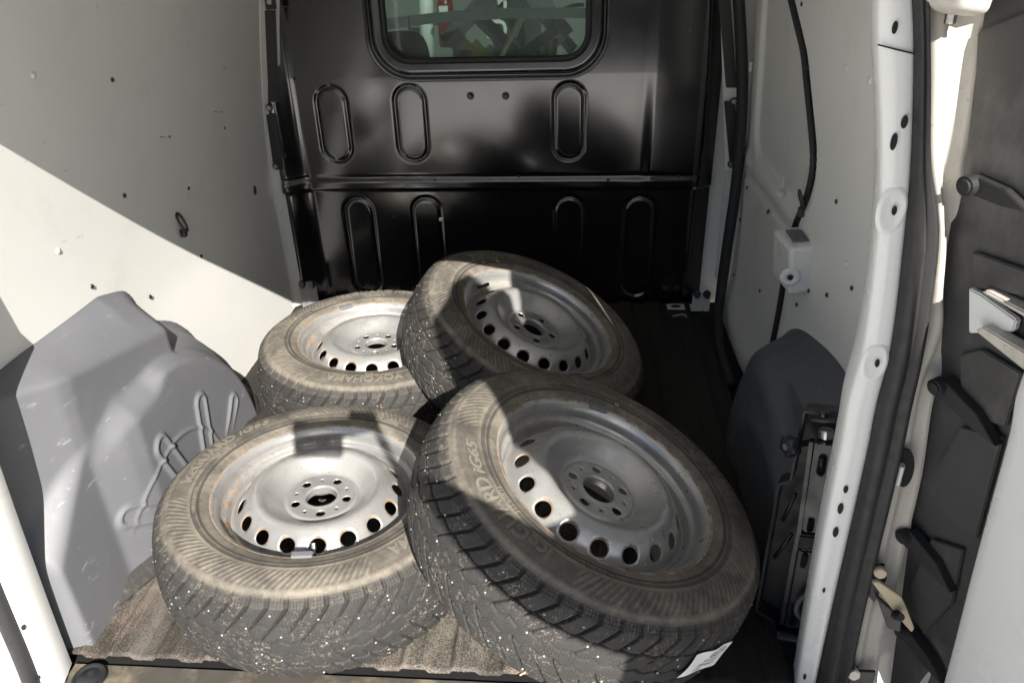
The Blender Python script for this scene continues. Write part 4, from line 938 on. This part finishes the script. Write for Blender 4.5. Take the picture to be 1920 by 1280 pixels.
o = link('stem', cyl_me(.006, .006, .05, 10), m_tray, kn); o.location = (.022, .01, -.002); orient(o, (-.9, -.4, .1))

# ------------------------------------------------------------------ seen through the window
m_gwall = M('workshop_wall', (.13, .15, .14), .6, var=.06, vs=1); m_dark = M('dark_equipment', (.03, .034, .034), .5, var=.2, vs=4); m_greym = M('grey_steel_tube', (.075, .082, .078), .45, var=.15, vs=6); m_seat = M('seat_fabric', (.015, .016, .018), .7, var=.2)
m_green = M('green_banner', (.03, .05, .042), .5); m_lt = M('white_banner', (.62, .66, .64), .5, var=.04)
YG = 5.2
gw = link('workshop_wall', box_me(9, .1, 4.2, 0), m_gwall, loc=(-.3, YG+1.0, 1.6)); tag(gw, kind='structure')
gf = link('workshop_roof', box_me(9, 5.2, .1, 0), m_gwall, loc=(-.3, 6.4, 3.4)); tag(gf, kind='structure')
gp_ = link('workshop_side', box_me(.1, 5.2, 4.2, 0), m_gwall, loc=(4.2, 6.4, 1.4)); tag(gp_, kind='structure')
gp_ = link('workshop_side_left', box_me(.1, 5.2, 4.2, 0), m_gwall, loc=(-4.8, 6.4, 1.4)); tag(gp_, kind='structure')
cr = link('cab_roof', box_me(1.6, 1.25, .04, .01), m_white, loc=(-.25, 3.27, 1.36)); tag(cr, kind='structure')
def bar(name, a, b_, y, r, mat, label, cat, group=None, parent=None, n=4, y2=None):
    p0 = at(*a, 1, y); p1 = at(*b_, 1, y2 or y); v, f = sweep(np.array([p0, p1]), circ(r, n), (.1, 1, .05)); o = link(name, mesh(name, v, f, n > 6), mat, parent)
    if label: tag(o, label, cat, group)
    return o
# dashboard top with the bright windscreen ledge
db_ = empty('dashboard', (-.25, 3.35, .72)); tag(db_, 'pale dashboard ledge across the cab seen through the window', 'dashboard')
pts = [at(690, 52, 1, 3.35), at(800, 36, 1, 3.4), at(930, 26, 1, 3.45), at(1040, 25, 1, 3.45), at(1140, 26, 1, 3.4)]
v, f = sweep(catmull(pts, 6), [(-.02, -.012), (-.02, .010), (.02, .010), (.02, -.012)], (0, -1, .15)); o = link('ledge', mesh('ledge', v+0, f, False), m_lt, db_); o.location = (.25, -3.35, -.72)
ds = empty('driver_seat', tuple(at(755, 90, 1, 3.0))); tag(ds, 'dark seat back seen low on the left through the window', 'seat')
bmz = bmesh.new(); bmesh.ops.create_icosphere(bmz, subdivisions=3, radius=1)
for vv in bmz.verts: c_ = vv.co; vv.co = Vector((math.copysign(abs(c_.x)**.55, c_.x)*.10, c_.y*.06, math.copysign(abs(c_.z)**.7, c_.z)*.13))
link('backrest', from_bm('sb', bmz, True), m_seat, ds, loc=(0, 0, -.07)); link('headrest_post', cyl_me(.006, .006, .1, 8), m_steel, ds, loc=(.03, 0, .06))
bar('downpipe', (797, -40), (803, 118), 5.6, .05, m_lt, 'pale vertical pipe on the workshop wall behind the glass', 'pipe', n=8)
fx = empty('fire_extinguisher', tuple(at(836, 38, 1, 5.5))); tag(fx, 'red fire extinguisher hanging on the workshop wall', 'extinguisher')
v, q = revolve([(0, -.22), (.06, -.215), (.072, -.2), (.072, .12), (.06, .17), (.025, .2), (.025, .23), (0, .23)], 24); link('cylinder', qmesh('ext', v*.78, q), m_red, fx); link('valve', box_me(.1, .04, .05, .01), m_dark, fx, loc=(0, 0, .26)); link('bracket', box_me(.17, .1, .02, .004), m_dark, fx, loc=(0, .02, -.02))
lab = link('tag_label', box_me(.06, .004, .09, 0), m_lt, fx, loc=(0, -.078, .05))
# leaning lift arms
lift = empty('car_lift', tuple(at(960, 60, 1, 5.0))); tag(lift, 'dark workshop lift with folded arms behind the glass', 'lift'); LO = np.array(lift.location)
def lbar(name, a, b_, y, r, mat, n=4, y2=None):
    p0 = at(*a, 1, y)-LO; p1 = at(*b_, 1, y2 or y)-LO; v, f = sweep(np.array([p0, p1]), circ(r, n), (.1, 1, .05)); return link(name, mesh(name, v, f, n > 6), mat, lift)
lbar('arm', (930, -20), (835, 80), 4.9, .05, m_greym); lbar('arm', (895, 30), (985, 120), 4.7, .042, m_greym); lbar('arm', (985, -30), (1060, 70), 4.8, .06, m_greym); lbar('arm', (1050, 60), (960, 130), 4.6, .055, m_greym)
lbar('arm', (1005, 10), (1075, 95), 4.9, .035, m_dark); lbar('post', (965, -40), (972, 130), 5.3, .16, m_dark)
lbar('rod', (982, 18), (938, 112), 4.4, .012, m_cream, 8); lbar('rod', (985, 18), (965, 70), 4.45, .012, m_cream, 8)
lbar('pad_plate', (1000, -10), (1030, 30), 4.5, .05, m_lt)
bn = link('banner', box_me(.10, .01, 1.1, 0), m_dark, lift, loc=tuple(at(941, 30, 1, 5.05)-LO)); 
for tx_, py_ in (('UNY', 74), ('LIFT', 30)):
    o = link('lettering', text_mesh(tx_, .17, 0, .003, .001, 1.1), m_lt, lift); o.location = tuple(at(950, py_, 1, 4.98)-LO); o.rotation_euler = (R(90), R(-90), 0)
o = link('green_panel', box_me(.16, .01, .5, 0), m_green, lift, loc=tuple(at(958, 8, 1, 5.1)-LO))
# yellow level and striped bar
lv = empty('spirit_level', tuple(at(885, 100, 1, 4.1))); tag(lv, 'yellow tool lying tilted behind the glass at the lower edge', 'tool'); LV = np.array(lv.location)
v, f = sweep(np.array([at(868, 82, 1, 4.1), at(905, 122, 1, 4.05)])-LV, [(-.03, -.012), (-.03, .012), (.03, .012), (.03, -.012)], (0, -1, 0)); link('body', mesh('lvb', v, f, False), m_yellow, lv)
link('window_slot', box_me(.05, .03, .022, .006), m_dark, lv, loc=tuple(at(874, 99, 1, 4.07)-LV)); 
v, f = sweep(np.array([at(890, 78, 1, 4.3), at(918, 112, 1, 4.25)])-LV, [(-.016, -.01), (-.016, .01), (.016, .01), (.016, -.01)], (0, -1, 0)); link('second_bar', mesh('lvc', v, f, False), m_yellow, lv)
hz = empty('hazard_bar', tuple(at(1020, 100, 1, 4.2))); tag(hz, 'yellow and black striped bar behind the glass', 'bar'); HZ = np.array(hz.location)
for k in range(5):
    a = np.array(at(1008+k*8, 112-k*5, 1, 4.2)); o = link('stripe', box_me(.026, .02, .10, 0), m_yellow if k % 2 else m_dark, hz, loc=tuple(a-HZ)); o.rotation_euler = (0, R(8), 0)
for k, (cx_, cy_, r_) in enumerate([(1068, 75, .12), (1068, 92, .10), (1085, 70, .16)]):
    c_ = at(cx_, cy_, 1, 4.6); pts = [c_+np.array([r_*math.cos(a), .02*math.sin(3*a), r_*1.05*math.sin(a)]) for a in np.linspace(R(200-60*k), R(380-60*k), 12)]
    o = tube('cable', pts, .011, m_dark, None, 8, 3); tag(o, ['lower black cable loop hanging beside the lift', 'bottom black cable loop hanging beside the lift', 'black cable loop at the right end of the window'][k], 'cable', 'cables behind the glass')

# ------------------------------------------------------------------ unseen board added to block sun, cut like a person holding a phone
YS = -.9
def sil(pts): return [(x-SUN[0]/SUN[1]*-1*YS*-1 if False else x+(SUN[0]/SUN[1])*YS, YS, z+(SUN[2]/SUN[1])*YS) for x, z in pts]
bd = empty('shadow_board', (1.0, YS, -.42)); tag(bd, 'unseen board added behind the van, cut to cast a person-shaped shadow', 'shadow board')
def bpart(name, pts): return prism(name, [np.array(p)-np.array(bd.location) for p in sil(pts)], (0, .02, 0), m_dark0, bd, 0)
m_dark0 = M('dark_board_paint', (.05, .05, .055), .7)
bpart('board', [(.40, 1.16), (.37, 1.20), (.345, 1.28), (.328, 1.39), (.305, 1.52), (.305, 1.60), (.35, 1.66), (.39, 1.735), (.45, 1.785), (.52, 1.765), (.570, 1.72), (.578, 1.62), (.595, 1.62), (.608, 1.72), (.615, 2.0), (.715, 2.0), (.735, 1.86), (.795, 1.50), (.82, 1.38), (.93, 1.28), (.93, -1.06), (.40, -1.06), (.396, .787), (.403, .848), (.405, 1.10)])
bpart('arm', [(.402, .85), (.334, .878), (.263, .921), (.208, .98), (.171, 1.044), (.139, 1.123), (.125, 1.15), (.135, 1.165), (.156, 1.159), (.241, 1.109), (.326, 1.049), (.404, 1.09)])
bpart('phone_outline', [(-.095, 1.19), (.014, 1.19), (.022, 1.245), (.10, 1.262), (.132, 1.150), (.140, 1.152), (.112, 1.27), (.11, 1.308), (.05, 1.312), (.045, 1.29), (.0, 1.285), (-.09, 1.276)])  # outline of hands and phone, added for their shadow
# a few wood chips and crumbs on the floor
chips = []
for k, (px, py) in enumerate([(470, 745), (980, 1262)]):
    p = at(px, py, 2, .012); o = link('wood_chip', box_me(.014, .003, .002, .0006), m_cream, loc=tuple(p)); o.rotation_euler = (0, .1, .7*k)
    tag(o, ['pale wood chip between the left wheels by the arch', 'pale wood chip between the near wheels at the sill'][k], 'wood chip', 'crumbs on the floor')
